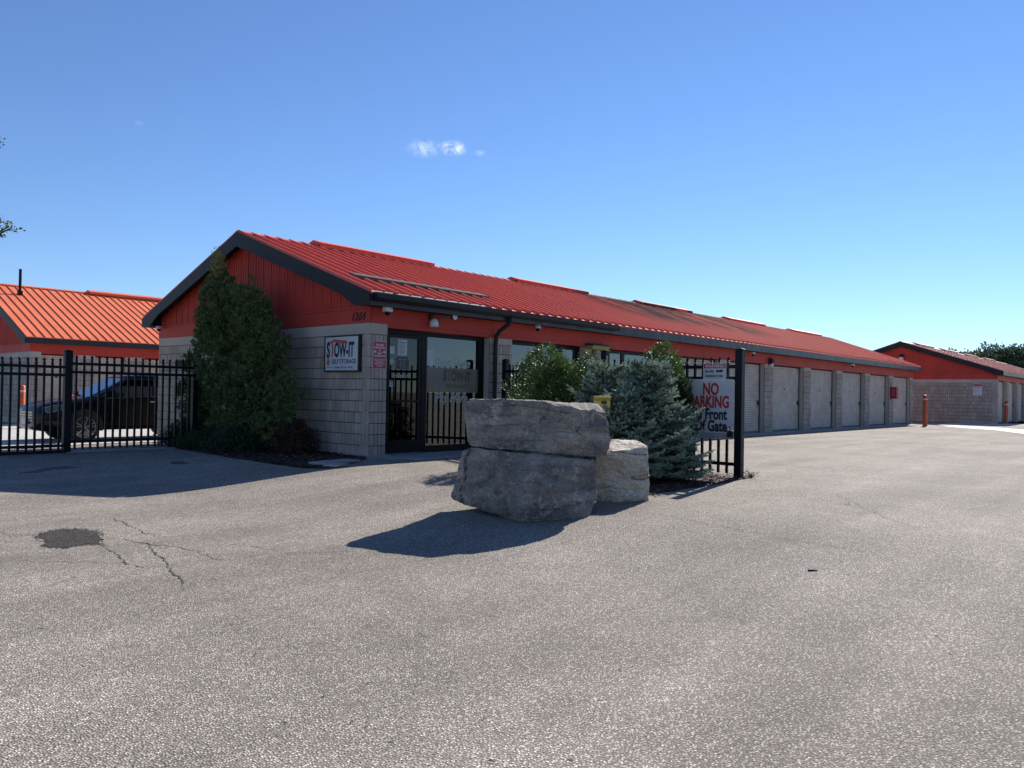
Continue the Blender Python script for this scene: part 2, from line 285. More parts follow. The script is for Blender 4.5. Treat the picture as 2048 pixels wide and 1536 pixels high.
    def text(s, body, size, org, frame_, mi=0, xs=1, shear=0, bold=0, align='LEFT', lift=.0015, thick=.001):
        cu = bpy.data.curves.new('t', 'FONT'); cu.body = body; cu.size = size; cu.shear = shear; cu.offset = bold; cu.align_x = align; cu.extrude = thick; cu.resolution_u = 3
        ob = bpy.data.objects.new('t', cu); COL.objects.link(ob); bpy.context.view_layer.update()
        me = bpy.data.meshes.new_from_object(ob.evaluated_get(bpy.context.evaluated_depsgraph_get()))
        X, Y, Z = [Vector(a) for a in frame_]; org = Vector(org)
        s.add([org + X * v.co.x * xs + Y * v.co.y + Z * (v.co.z + lift) for v in me.vertices], [tuple(p.vertices) for p in me.polygons], mi)
        bpy.data.objects.remove(ob); bpy.data.curves.remove(cu); bpy.data.meshes.remove(me); return s
    def build(s, name, mats, parent=None, smooth=False, loc=None, bevel=0, angle=None):
        me = bpy.data.meshes.new(name); me.from_pydata(s.v, [], s.f); me.update()
        if not isinstance(mats, (list, tuple)): mats = [mats]
        for m in mats: me.materials.append(m)
        if len(mats) > 1: me.polygons.foreach_set('material_index', s.m)
        if smooth: me.polygons.foreach_set('use_smooth', [True] * len(me.polygons))
        o = bpy.data.objects.new(name, me); COL.objects.link(o)
        if parent: o.parent = parent
        if loc: o.location = loc
        if angle: 
            md = o.modifiers.new('es', 'EDGE_SPLIT'); md.split_angle = math.radians(angle)
        if bevel:
            md = o.modifiers.new('bevel', 'BEVEL'); md.width = bevel; md.segments = 2; md.limit_method = 'ANGLE'
        return o
def np_mesh(name, V, quads, mats, parent=None, mi=None, smooth=False):
    V = np.asarray(V, np.float32).reshape(-1, 3); F = np.asarray(quads, np.int32); k = F.shape[1]
    me = bpy.data.meshes.new(name); me.vertices.add(len(V)); me.vertices.foreach_set('co', V.ravel())
    me.loops.add(F.size); me.loops.foreach_set('vertex_index', F.ravel()); me.polygons.add(len(F))
    me.polygons.foreach_set('loop_start', np.arange(0, F.size, k, dtype=np.int32)); me.polygons.foreach_set('loop_total', np.full(len(F), k, np.int32))
    if not isinstance(mats, (list, tuple)): mats = [mats]
    for m in mats: me.materials.append(m)
    if mi is not None: me.polygons.foreach_set('material_index', np.asarray(mi, np.int32))
    me.update(calc_edges=True); me.validate()
    o = bpy.data.objects.new(name, me); COL.objects.link(o)
    if parent: o.parent = parent
    return o
def copy_tree(o, parent=None):
    c = o.copy(); COL.objects.link(c); c.parent = parent
    for ch in [x for x in S.objects if x.parent == o]: copy_tree(ch, c)
    return c
GABLE = ((0, -1, 0), (0, 0, 1), (-1, 0, 0))    # reading frame of a face that looks to -X
FRONT = ((1, 0, 0), (0, 0, 1), (0, -1, 0))     # ... of a face that looks to -Y

# ------------------------------------------------------------------ ground
def sm(t): t = min(1, max(0, t)); return t * t * (3 - 2 * t)
def gz(x, y): return -.17 * sm((-1 - x) / 3.5) * (1 - sm((y - 1.5) / 2)) - .22 * sm((y - 4.5) / 4)
def axis_pts(lo, hi, step, far):
    a = list(np.arange(lo, hi + 1e-6, step)); d = step; x = hi
    while x < far: d *= 1.6; x += d; a.append(x)
    d = step; x = lo
    while x > -far: d *= 1.6; x -= d; a.insert(0, x)
    return a
xs, ys = axis_pts(-14, 8, .4, 900), axis_pts(-14, 24, .4, 900)
V = [(x, y, gz(x, y)) for y in ys for x in xs]; nx = len(xs)
F = [(j * nx + i, j * nx + i + 1, (j + 1) * nx + i + 1, (j + 1) * nx + i) for j in range(len(ys) - 1) for i in range(nx - 1)]
g = np_mesh('ground', V, F, asphalt); g.data.polygons.foreach_set('use_smooth', [True] * len(F)); tag(g, kind='structure')

def sheet(name, poly, m, lift, label=None, sub=1, jag=0):
    # flat outline laid on the ground, cut fine enough to follow it
    pts = []
    for i, p in enumerate(poly):
        q = poly[(i + 1) % len(poly)]
        k = max(1, int(math.dist(p, q) / (.25 if jag != .016 else .03))) if sub else 1
        for j in range(k):
            t = j / k; pts.append((p[0] + (q[0] - p[0]) * t + random.uniform(-jag, jag), p[1] + (q[1] - p[1]) * t + random.uniform(-jag, jag)))
    c = (sum(p[0] for p in pts) / len(pts), sum(p[1] for p in pts) / len(pts)); b = MB(); n = len(pts); R = 4
    vs = [(c[0], c[1], gz(*c) + lift)]
    for r in range(1, R + 1):
        for p in pts:
            x, y = c[0] + (p[0] - c[0]) * r / R, c[1] + (p[1] - c[1]) * r / R; vs.append((x, y, gz(x, y) + lift))
    fs = [(0, 1 + i, 1 + (i + 1) % n) for i in range(n)]
    for r in range(R - 1):
        fs += [(1 + r * n + i, 1 + (r + 1) * n + i, 1 + (r + 1) * n + (i + 1) % n, 1 + r * n + (i + 1) % n) for i in range(n)]
    return b.add(vs, fs).build(name, m)
patchm = mat('tar_patch', (.045, .043, .042), .95, spec=.1, var=.5, vscale=45, col2=(.13, .12, .11), bump=2, bscale=90)
patch = [(-6.28, -3.31), (-6.17, -3.19), (-6.06, -3.09), (-5.95, -3.09), (-5.86, -3.22), (-5.82, -3.36), (-5.82, -3.52), (-5.88, -3.67), (-5.91, -3.83), (-5.96, -3.92), (-6.01, -4.07), (-6.08, -3.99), (-6.15, -3.99), (-6.27, -4.02), (-6.37, -3.91), (-6.39, -3.82), (-6.3, -3.69), (-6.27, -3.52)]
tag(sheet('road_patch', patch, patchm, .0035, jag=.016), kind='structure')
hb = MB(); hr = random.Random(9)
for i in range(420):
    j = hr.randrange(len(patch)); a_, d_ = patch[j], patch[(j + 1) % len(patch)]; t_ = hr.random(); k_ = abs(hr.gauss(0, .07)) - .02
    cx_, cy_ = a_[0] + (d_[0] - a_[0]) * t_, a_[1] + (d_[1] - a_[1]) * t_; ox, oy = cx_ + 6.08, cy_ + 3.6; ol_ = math.hypot(ox, oy); cx_ += ox / ol_ * k_; cy_ += oy / ol_ * k_
    z_ = gz(cx_, cy_) + .0045 + hr.random() * .001; r_ = hr.uniform(.004, .013) * (1 if k_ < .06 else .6); a0 = hr.random() * 6
    hb.add([(cx_ + r_ * math.cos(a0 + q) * hr.uniform(.6, 1.3), cy_ + r_ * math.sin(a0 + q) * hr.uniform(.6, 1.3), z_) for q in (0, 1.2, 2.5, 3.7, 5)], [(0, 1, 2, 3, 4)])
tag(hb.build('patch_crumbs', patchm), kind='stuff')
stainm = mat('damp_stain', (.05, .048, .046), .5, var=.4, vscale=20, bump=.6, bscale=90)
tag(sheet('pavement_stain', [(-4.84, 2.11), (-4.64, 2.22), (-4.39, 2.36), (-4.13, 2.38), (-3.92, 2.23), (-4.11, 2.19), (-4.33, 2.19), (-4.58, 2.08), (-4.77, 2.05)], stainm, .006, jag=.02), kind='structure')
tag(sheet('pavement_stain', [(-2.67, 1.88), (-2.51, 1.88), (-2.52, 1.5), (-2.64, 1.54), (-2.72, 1.72)], stainm, .006, jag=.02), kind='structure')
crackm = mat('crack_dark', (.065, .06, .055), .95)
cracks = [[(-5.48, -2.75), (-5.4, -2.75), (-5.43, -2.95), (-5.41, -3.05), (-5.46, -3.25), (-5.47, -3.4), (-5.48, -3.56), (-5.52, -3.76), (-5.5, -3.85), (-5.5, -3.92), (-5.53, -4.02)],
          [(-5.67, -3.84), (-5.62, -3.85), (-5.54, -3.81), (-5.52, -3.87)],
          [(-6.03, -4.11), (-6.04, -4.28), (-6.06, -4.47), (-6.08, -4.6), (-6.13, -4.82), (-6.17, -4.99), (-6.14, -5.07), (-6.13, -5.17), (-6.11, -5.24)],
          [(-5.85, -3.77), (-5.81, -3.86), (-5.77, -3.96), (-5.76, -4.11), (-5.72, -4.27), (-5.72, -4.38), (-5.65, -4.46), (-5.6, -4.64), (-5.59, -4.82), (-5.56, -4.87), (-5.59, -5.0), (-5.62, -5.2)],
          [(-5.69, -4.23), (-5.75, -4.43), (-5.83, -4.66), (-5.88, -4.84), (-5.89, -4.99), (-6.0, -5.33), (-6.06, -5.53), (-6.09, -5.68), (-6.14, -5.85), (-6.2, -5.95), (-6.23, -6.1)],
          [(-5.92, -4.86), (-5.78, -4.94), (-5.57, -5.03), (-5.61, -5.26), (-5.49, -5.43), (-5.34, -5.35), (-5.17, -5.39), (-4.97, -5.54), (-4.79, -5.66), (-4.6, -5.81), (-4.46, -5.95)],
          [(-5.27, -4.54), (-5.22, -4.78), (-5.13, -5.01), (-5.11, -5.35), (-5.05, -5.48)],
          [(-6.43, -2.86), (-6.42, -3.15), (-6.29, -3.19), (-6.24, -3.24)],
          [(-6.66, -4.28), (-6.63, -4.42), (-6.6, -4.5), (-6.5, -4.52), (-6.44, -4.65), (-6.34, -4.7), (-6.27, -4.8), (-6.2, -4.91), (-6.17, -4.99)],
          [(-1.82, -6.54), (-1.78, -7.05), (-1.9, -7.71), (-2.04, -8.3), (-2.08, -8.74), (-2.13, -9.24)],
          [(1.6, -7.4), (.6, -8.1), (-.4, -8.75), (-1.1, -9.4)]]
b = MB()
for ci, c in enumerate(cracks):
    w0 = .009 if ci < 5 else .005
    pts = []
    for i in range(len(c) - 1):
        k = max(2, int(math.dist(c[i], c[i + 1]) / .05))
        for j in range(k):
            t = j / k; pts.append((c[i][0] + (c[i + 1][0] - c[i][0]) * t + random.uniform(-.012, .012), c[i][1] + (c[i + 1][1] - c[i][1]) * t + random.uniform(-.012, .012)))
    pts.append(c[-1]); base = len(b.v); n = len(pts)
    for i, p in enumerate(pts):
        q, r_ = pts[min(i + 1, n - 1)], pts[max(i - 1, 0)]; d = Vector((q[0] - r_[0], q[1] - r_[1])).normalized()
        w = w0 * random.uniform(.15, 1.0) * (1 - abs(2 * i / (n - 1) - 1) ** 4 * .8)
        for s_ in (-1, 1): b.v.append((p[0] - d.y * w * s_, p[1] + d.x * w * s_, gz(*p) + .004))
    for i in range(n - 1): b.f.append((base + 2 * i, base + 2 * i + 1, base + 2 * i + 3, base + 2 * i + 2)); b.m.append(0)
tag(b.build('pavement_cracks', crackm), kind='structure')
# concrete
b = MB(); b.box(.05, 34.9, -.55, .22, -.2, .012); b.box(-.12, .42, -.13, .3, -.2, .035)
tag(b.build('concrete_apron', concrete, bevel=.01), kind='structure')
tag(MB().box(.35, 3.2, -.95, -.553, -.2, .02).build('entrance_slab', concrete, bevel=.008), kind='structure')
palec = mat('pale_concrete', (.52, .49, .45), .85, var=.15, vscale=.8)
tag(sheet('concrete_path', [(34.9, 9), (39.8, 9), (39.8, -2.3), (42.5, -3.6), (49, -5.8), (70, -6.6), (70, -9.6), (48, -8.2), (38, -3.9), (34.9, -1.1)], palec, .008, sub=0), kind='structure')
brightc = mat('bright_concrete', (.62, .585, .53), .85, var=.12, vscale=.8)
tag(sheet('concrete_swale', [(35.3, .2), (35.3, -.7), (34.7, -1.7), (33.9, -3.1), (31.4, -5.1), (26, -9), (23.5, -9), (25.8, -6.0), (28.7, -4.6), (29.9, -3.3), (31.3, -2.3), (34.6, -.9)], brightc, .012, sub=0), kind='structure')
tag(sheet('yard_pavement', [(-7, 6.2), (-1.5, 9), (34, 8.8), (40, 12), (40, 20.6), (-30, 20.6), (-30, 10)], palec, .012), kind='structure')

# ------------------------------------------------------------------ buildings
def blocks_x(b, y0, y1, z0, z1, x=0.0):
    # split-face courses of a wall that looks to -X: deep bed joints, shallow vertical scores
    nz_ = round((z1 - z0) / .2); ny = round((y1 - y0) / .1)
    for i in range(nz_):
        for j in range(ny):
            g_ = .008 if j % 2 else .013
            if random.random() < .25: g_ *= .5
            e = random.uniform(-.003, .003)
            b.bbox(x + e, x + .03, y0 + j * (y1 - y0) / ny + g_ / 2, y0 + (j + 1) * (y1 - y0) / ny - g_ / 2, z0 + i * .2 + .006, z0 + (i + 1) * .2 - .006, .003, 'x')
def blocks_y(b, x0, x1, z0, z1, y=0.0):
    nz_ = round((z1 - z0) / .2); n_ = max(1, round((x1 - x0) / .1))
    for i in range(nz_):
        for j in range(n_):
            g_ = .008 if j % 2 else .013; e = random.uniform(-.003, .003)
            b.bbox(x0 + j * (x1 - x0) / n_ + g_ / 2, x0 + (j + 1) * (x1 - x0) / n_ - g_ / 2, y + e, y + .03, z0 + i * .2 + .006, z0 + (i + 1) * .2 - .006, .003, 'y')

def storage_building(root, Lb, Wb, opens, o=.27, s=.31, zE=2.9, zR=4.49, vents=(), shutters=None, blk=True, rmat=None, ribh=.034, rec=.2, rearo=None):
    yr = Wb / 2; slope = (zR - zE) / (yr + s); H = 2.4
    # gable wall
    b = MB(); b.box(.02, .25, .22, Wb, -.35, 2.4, 1)
    if blk: blocks_x(b, 0.0, Wb, 0, 2.2)
    b.box(0.0, .25, 0.0, Wb, 2.205, 2.4, 2); b.box(.006, .25, 0.006, Wb, -.35, -.004, 2)
    b.build('wall', [block, joint, smooth_block], root)
    b = MB(); b.box(.26, Lb, Wb - .2, Wb, -.35, 2.55); b.box(Lb - .22, Lb, .24, Wb - .21, -.35, 2.4)
    b.build('rear_wall', smooth_block, root)
    # corner return + piers
    xs_ = [0.02] + [v for op in opens for v in op[:2]] + [Lb]
    for i in range(0, len(xs_), 2):
        x0, x1 = xs_[i], xs_[i + 1]; b = MB(); b.box(x0 + .004, x1 - .004, .02, rec + .12 if i else .215, -.35, 2.2, 1)
        b.box(x1 - .0035, x1 - .001, .03, rec + .12, 0, 2.2, 2); b.box(x0 + .001, x0 + .0035, .03, rec + .12, 0, 2.2, 2)
        if blk: blocks_y(b, x0 + (.011 if i == 0 else 0), x1, 0, 2.2)
        b.box(x0 if i else .2505, x1, 0.0, rec + .12, 2.205, 2.335 if i else 2.4, 2)
        b.build('pier', [block, joint, smooth_block], root)
    # red header along the front, with its lower lip
    x0 = xs_[1] - .0
    b = MB(); b.box(-.001, Lb, -.006, .18, 2.405, 2.70); b.box(x0, Lb, -.012, .18, 2.337, 2.402)
    b.build('header_band', redsid, root)
    # gable siding: ribbed sheet over a plain lower band
    b = MB()
    top = lambda y: min(zE + (y + s) * slope, zE + (Wb + s - y) * slope) - .06
    b.prism([(0, 2.405), (Wb, 2.405), (Wb, top(Wb)), (yr, top(yr)), (0, top(0))], 0, .012, .20)
    b.prism([(-.006, 2.405), (Wb, 2.405), (Wb, 2.655), (-.006, 2.655)], 0, -.008, .01)
    b.prism([(-.006, 2.66), (Wb, 2.66), (Wb, 2.70), (-.006, 2.70)], 0, -.014, .01)
    y = .12
    while y < Wb - .05:
        w = .020 if int(round(y / .1)) % 3 == 0 else .011
        b.prism([(y - w, 2.702), (y + w, 2.702), (y + w * .5, top(y)), (y - w * .5, top(y))], 0, -.002 if w > .015 else .005, .0118); y += .1
    b.build('gable_siding', redsid, root)
    b = MB(); b.prism([(0, 2.405), (Wb, 2.405), (Wb, top(Wb)), (yr, top(yr)), (0, top(0))], 0, Lb - .2, Lb); b.build('end_siding', redsid, root)
    # roof sheets with standing ribs
    for side in (0, 1):
        b = MB(); ye = -s if side == 0 else Wb + s; k = (yr - ye)
        nrm = Vector((0, -slope if side == 0 else slope, 1)).normalized()
        def P(x, t, h): return (x, ye + k * t + nrm.y * h, zE + (zR - zE) * t + nrm.z * h)
        xa, xb = -o, Lb + o
        vs = [P(xa, 0, 0), P(xb, 0, 0), P(xb, 1, 0), P(xa, 1, 0), P(xa, 0, -.03), P(xb, 0, -.03), P(xb, 1, -.03), P(xa, 1, -.03)]
        b.add(vs, [(0, 1, 2, 3), (7, 6, 5, 4), (0, 4, 5, 1), (2, 6, 7, 3), (1, 5, 6, 2), (3, 7, 4, 0)])
        x = xa + .02
        while x < xb - .02:
            for dx, h, w1, w2 in ((0, ribh, .020, .010),):
                c = x + dx
                if c + w1 > xb or (dx and side): continue
                vs = [P(c - w1, 0, .0005), P(c - w2, 0, h), P(c + w2, 0, h), P(c + w1, 0, .0005), P(c - w1, 1, .0005), P(c - w2, 1, h), P(c + w2, 1, h), P(c + w1, 1, .0005)]
                b.add(vs, [(0, 1, 5, 4), (1, 2, 6, 5), (2, 3, 7, 6), (3, 2, 1, 0)])
            x += .305
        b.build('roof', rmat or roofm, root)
    # ridge cap and vents
    b = MB(); b.prism([(yr - .17, zR - .05), (yr - .165, zR - .015), (yr, zR + .045), (yr + .165, zR - .015), (yr + .17, zR - .05), (yr, zR + .02)], 0, -o - .01, Lb + o + .01)
    b.build('ridge_cap', rmat or roofm, root)
    for a, c in vents:
        b = MB(); b.prism([(yr - .30, zR - .07), (yr - .30, zR + .03), (yr - .34, zR + .03), (yr, zR + .135), (yr + .34, zR + .03), (yr + .30, zR + .03), (yr + .30, zR - .07)], 0, a, c)
        b.box(a, c, yr - .27, yr - .2, zR - .06, zR + .0, 0)
        b.build('ridge_vent', rmat or roofm, root)
    # barge boards
    for e0, e1, nm in ((-o - .025, -o, 0), (Lb + o, Lb + o + .025, 1)):
        b = MB(); hh = .27
        for sg in (0, 1):
            yy = (lambda y: y) if sg == 0 else (lambda y: Wb - y)
            b.prism([(yy(-s - .01), zE - .01), (yy(yr), zR), (yy(yr), zR - hh - .03), (yy(.55), zE + (.55 + s) * slope - hh), (yy(.10), zE - .215), (yy(-s - .01), zE - .225)], 0, e0, e1)
        b.build('barge_board', dark, root)
    # eave boards + soffits
    b = MB(); b.box(-o, Lb + o, -s, -s + .025, zE - .225, zE - .031); b.box(-o, Lb + o, Wb + s - .025, Wb + s, zE - .225, zE - .031)
    b.build('eave_board', darkg, root)
    b = MB(); b.box(-o + .001, Lb + o, -s + .026, .012, zE - .215, zE - .205); b.box(-o + .001, Lb + o, Wb - .01, Wb + s - .026, zE - .215, zE - .205)
    for sg in (0, 1):
        yy = (lambda y: y) if sg == 0 else (lambda y: Wb - y)
        b.prism([(yy(.013), zE + (.013 + s) * slope - .12), (yy(yr), zR - .12), (yy(yr), zR - .11), (yy(.013), zE + (.013 + s) * slope - .11)], 0, -o + .001, .011)
        b.prism([(yy(-s + .03), zE - .2), (yy(.10), zE - .2), (yy(.10), zE + .03), (yy(-s + .03), zE - .04)], 0, -o + .005, -.015)
    b.build('soffit', dark, root)
    # roll-up doors
    for i, op in enumerate(opens):
        x0, x1, kind = op
        if kind != 'roll': continue
        b = MB(); z = .02; n_ = 0
        while z < 2.28:
            zt = min(z + .076, 2.33)
            b.add([(x0 + .03, rec - .0, z), (x1 - .03, rec, z), (x1 - .03, rec - .020, z + .016), (x0 + .03, rec - .020, z + .016), (x0 + .03, rec - .020, zt - .012), (x1 - .03, rec - .020, zt - .012), (x0 + .03, rec, zt), (x1 - .03, rec, zt)],
                  [(0, 1, 2, 3), (3, 2, 5, 4), (4, 5, 7, 6)]); z = zt
        b.box(x0 + .02, x1 - .02, rec + .001, rec + .02, .02, 2.33)
        d = b.build('roll_door', doorm, root)
        b = MB(); b.box(x0 + .005, x0 + .034, rec - .03, rec + .02, .015, 2.33); b.box(x1 - .06, x1 - .005, rec - .03, rec + .02, .015, 2.33); b.box(x0 + .034, x1 - .06, rec - .015, rec - .002, 2.27, 2.33)
        b.build('door_track', frame, d)
        b = MB(); b.box(x0 + .03, x1 - .061, rec - .03, rec - .011, .016, .07); b.build('bottom_bar', galv, d)
        xm = x1 - .17; b = MB(); b.box(xm - .05, xm + .06, rec - .04, rec - .011, .97, 1.09); b.lathe([(.028, 0), (.028, -.03)], (xm, rec - .04, .98), 1, 10); b.box(xm - .018, xm + .018, rec - .075, rec - .042, .90, .965)
        b.build('latch', ink, d)
        xc = (x0 + x1) / 2; b = MB(); b.box(xc - .045, xc + .045, rec - .026, rec - .0205, 1.48, 1.55); b.build('number_plate', ink, d)
        b = MB(); b.box(xc - .05, xc + .05, rec - .045, rec - .031, .05, .085); b.box(xc - .05, xc - .03, rec - .06, rec - .0455, .05, .085); b.build('pull_handle', ink, d)

P0 = [3.12, 6.45, 9.9, 13.4, 16.68, 20.12, 23.55, 27.05, 30.57]; PW = .68
opens = [(.39, 3.12, 'entry'), (3.80, 6.45, 'glass'), (7.13, 9.9, 'glass')] + [(P0[i] + PW, (P0 + [34.12])[i + 1], 'roll') for i in range(2, 9)]
B1 = empty('storage_building', (0, 0, 0), 'long red roofed block self storage building with the office entrance at its near corner', 'building', 'storage buildings of the site')
storage_building(B1, 34.56, 8.39, opens, vents=((1.6, 5.1), (8.4, 11.9), (15.1, 18.8), (22.0, 25.6), (28.9, 32.6)), rmat=roofst, ribh=.056)
B2 = empty('storage_building', (.75, 20.3, 0), 'orange roofed storage building behind the left gate and the black car', 'building', 'storage buildings of the site')
op2 = [(.34 + 1.83 * i, 1.46 + 1.83 * i, 'roll') for i in range(14)]
storage_building(B2, 27.0, 10.9, op2, zE=2.91, zR=5.3, vents=((-.25, .1), (3.8, 7.5), (11, 14.5)), blk=True)
B3 = empty('storage_building', (40.02, -2.78, 0), 'farthest red storage building at the right end of the yard', 'building', 'storage buildings of the site')
op3 = [(.2 + 3.1 * i, 2.6 + 3.1 * i, 'roll') for i in range(10)]
storage_building(B3, 31.4, 9.6, op3, zE=2.84, zR=4.56, vents=((2.5, 6), (8.8, 12.4), (15.5, 19), (22, 25.5)), blk=True, rmat=mat('red_roof_glare', (.68, .29, .21), .5, spec=.5, var=.15, vscale=1))  # paler than the other red roofs: sun glare is painted into the base colour

# ---- office frontage of the main building
rec = .2
def slab(b, *a): b.box(*a); return b
# interior room behind the glass
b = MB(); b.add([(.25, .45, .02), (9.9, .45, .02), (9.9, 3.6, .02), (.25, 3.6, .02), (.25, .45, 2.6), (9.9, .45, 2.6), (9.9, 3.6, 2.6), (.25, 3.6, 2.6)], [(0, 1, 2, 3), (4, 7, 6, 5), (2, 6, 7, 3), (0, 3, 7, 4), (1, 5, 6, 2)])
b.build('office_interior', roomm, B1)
lt = empty('ceiling_light', (4.05, 2.2, 2.30), 'lit fluorescent ceiling light glowing behind the office window', 'ceiling light')
MB().box(-.32, .32, -.12, .12, 0, .04).build('housing', white, lt); MB().box(-.30, .30, -.10, .10, -.12, -.001).build('diffuser', tubelight, lt)
# entrance door
d = MB(); 
for a in ((.395, .50, 0), (1.385, 1.46, 0)): d.box(a[0], a[1], .17, .24, .03, 2.33)
d.box(.50, 1.385, .17, .24, 2.26, 2.33)
dfr = d.build('door_frame', frame, B1, bevel=.004)
dr = MB(); dr.box(.505, .60, .175, .225, .04, 2.255); dr.box(1.30, 1.38, .175, .225, .04, 2.255); dr.box(.60, 1.30, .175, .225, .04, .26); dr.box(.60, 1.30, .175, .225, 2.19, 2.255)
dr = dr.build('entrance_door', frame, B1, bevel=.004)
MB().box(.60, 1.30, .198, .204, .26, 2.19).build('glass', glassmat('door_glass', (.10, .11, .12), 1.65), dr)
b = MB(); b.box(.60, 1.30, .165, .175, .98, 1.02); b.tube([(.66, .14, .95), (.66, .12, 1.0), (.66, .12, 1.35), (.66, .14, 1.4)], .012); b.build('push_bar', frame, dr)
MB().text('519-389-7700', .085, (.69, .197, 1.44), FRONT, xs=.92, bold=.0015).build('phone_number', decal, dr)
b = MB(); b.prism([(.76, 1.60), (1.08, 1.60), (1.08, 1.78), (1.03, 1.84), (.81, 1.84), (.76, 1.78)], 1, .1955, .197)
b.build('hours_sticker', mat('smoky_sticker', (.06, .06, .06), .5), dr)
b = MB(); b.tube([(.755, .194, 1.60), (1.085, .194, 1.60), (1.085, .194, 1.785), (1.035, .194, 1.845), (.805, .194, 1.845), (.755, .194, 1.785), (.755, .194, 1.60)], .004, 4)
for i in range(4): b.text('OFFICE HOURS' if i == 0 else 'Mon - Sat', .033, (.92, .195, 1.775 - i * .045), FRONT, align='CENTER')
b.build('sticker_border', decal, dr)
MB().box(.80, 1.03, .1935, .1965, 1.86, 2.16).build('paper_notice', paper, dr)
b = MB(); b.text('Entrance', .05, (.915, .193, 2.09), FRONT, align='CENTER')
for i in range(9): b.box(.83, random.uniform(.93, 1.0), .1925, .1932, 2.055 - i * .02, 2.061 - i * .02)
b.build('notice_print', ink, dr)
MB().box(.605, .72, .1935, .1965, 1.88, 2.02).build('paper_notice', paper, dr)
MB().lathe([(.05, 0), (.05, .003)], (.66, .193, 1.74), 1, 20).build('round_sticker', decal, dr)
b = MB(); b.box(.605, .74, .19, .1965, 1.27, 1.40, 0); b.box(.605, .74, .1885, .1899, 1.37, 1.40, 1); b.text('SECURITY', .025, (.61, .1898, 1.335), FRONT, mi=2, bold=.001); b.text('ALARM', .025, (.61, .1898, 1.30), FRONT, mi=2)
b.build('alarm_sticker', [signwhite, inkred, ink], dr)
b = MB(); b.box(.51, 1.38, .14, .23, .012, .035); b.build('threshold', galv, dr)
# big office window beside the door
w = MB(); w.box(1.462, 1.52, .17, .24, .02, 2.33); w.box(2.97, 3.115, .17, .24, .02, 2.33); w.box(1.52, 2.97, .17, .24, 2.255, 2.33); w.box(1.52, 2.97, .17, .24, .02, .14)
w = w.build('window', frame, B1, bevel=.004)
MB().box(1.52, 2.97, .198, .204, .14, 2.255).build('glass', glass, w)
b = MB(); b.text('Rent Here', .27, (1.75, .197, 1.69), FRONT, xs=.84, shear=.35, bold=.006); b.build('lettering', decal, w); b = MB(); b.text('Pay Here', .26, (1.76, .197, .99), FRONT, xs=.92, shear=.35, bold=.006); b.build('lettering', decal, w)
MB().box(1.53, 1.71, .192, .197, 1.70, 2.00).build('paper_notice', paper, w)
b = MB(); b.box(1.521, 2.968, .1945, .1965, 1.18, 1.67, 0)
b.text('S', .30, (1.98, .194, 1.42), FRONT, mi=1, xs=.7, bold=.012); b.text('OW-IT', .26, (2.2, .194, 1.42), FRONT, mi=1, xs=.7, bold=.01); b.box(2.13, 2.17, .1925, .1942, 1.42, 1.609, 2); b.box(2.02, 2.42, .1925, .1942, 1.61, 1.645, 2)
b.text('SELF STORAGE', .11, (2.06, .194, 1.27), FRONT, mi=1, xs=.8)
b.build('window_sign', [mat('tan_window_sign', (.17, .145, .115), .25), mat('window_sign_ink', (.05, .045, .045), .3), mat('window_sign_red', (.16, .05, .045), .3)], w)
# plain office windows
for (xa, xb, mul) in ((3.80, 6.45, (4.95, 5.7)), (7.13, 9.9, (8.33,))):
    w = MB(); w.box(xa + .005, xa + .10, .17, .24, .02, 2.33); w.box(xb - .10, xb - .005, .17, .24, .02, 2.33); w.box(xa + .10, xb - .10, .17, .24, 2.25, 2.33); w.box(xa + .10, xb - .10, .17, .24, .02, .45)
    for m_ in mul: w.box(m_ - .07, m_ + .07, .172, .238, .45, 2.25)
    w = w.build('window', frame, B1, bevel=.004); MB().box(xa + .10, xb - .10, .198, .204, .45, 2.25).build('glass', glass, w)
MB().text('1264', .225, (-.0085, .56, 2.45), GABLE, xs=.92, shear=.3, bold=.0, thick=.006, lift=.006).build('house_number', mat('number_black', (.012, .01, .02), .4), B1)
# gutter, lip and downspout
b = MB(); prof = [(-.312, 2.885), (-.312, 2.76), (-.39, 2.76), (-.42, 2.80), (-.425, 2.885), (-.415, 2.885), (-.41, 2.81), (-.385, 2.772), (-.325, 2.772), (-.325, 2.885)]
b.prism(prof, 0, -.20, 7.27); b.box(-.20, -.196, -.425, -.312, 2.76, 2.885); b.box(7.266, 7.27, -.425, -.312, 2.76, 2.885)
gt = b.build('gutter', dark, B1)
b = MB(); b.prism([(-.43, 2.878), (-.43, 2.895), (-.36, 2.90), (-.31, 2.93), (-.31, 2.92), (-.36, 2.889), (-.423, 2.884)], 0, -.21, 2.6); b.box(.18, .24, -.43, -.38, 2.902, 2.915); b.box(.86, .91, -.43, -.38, 2.902, 2.915)
b.build('gutter_lip', gutterlip, gt)
b = MB(); b.tube([(3.33, -.37, 2.79), (3.33, -.37, 2.70), (3.32, -.34, 2.62), (3.24, -.14, 2.47), (3.22, -.075, 2.36), (3.22, -.06, 2.2), (3.22, -.06, .12), (3.2, -.10, .06)], .045, 10)
b.build('downspout', dark, B1, smooth=True)
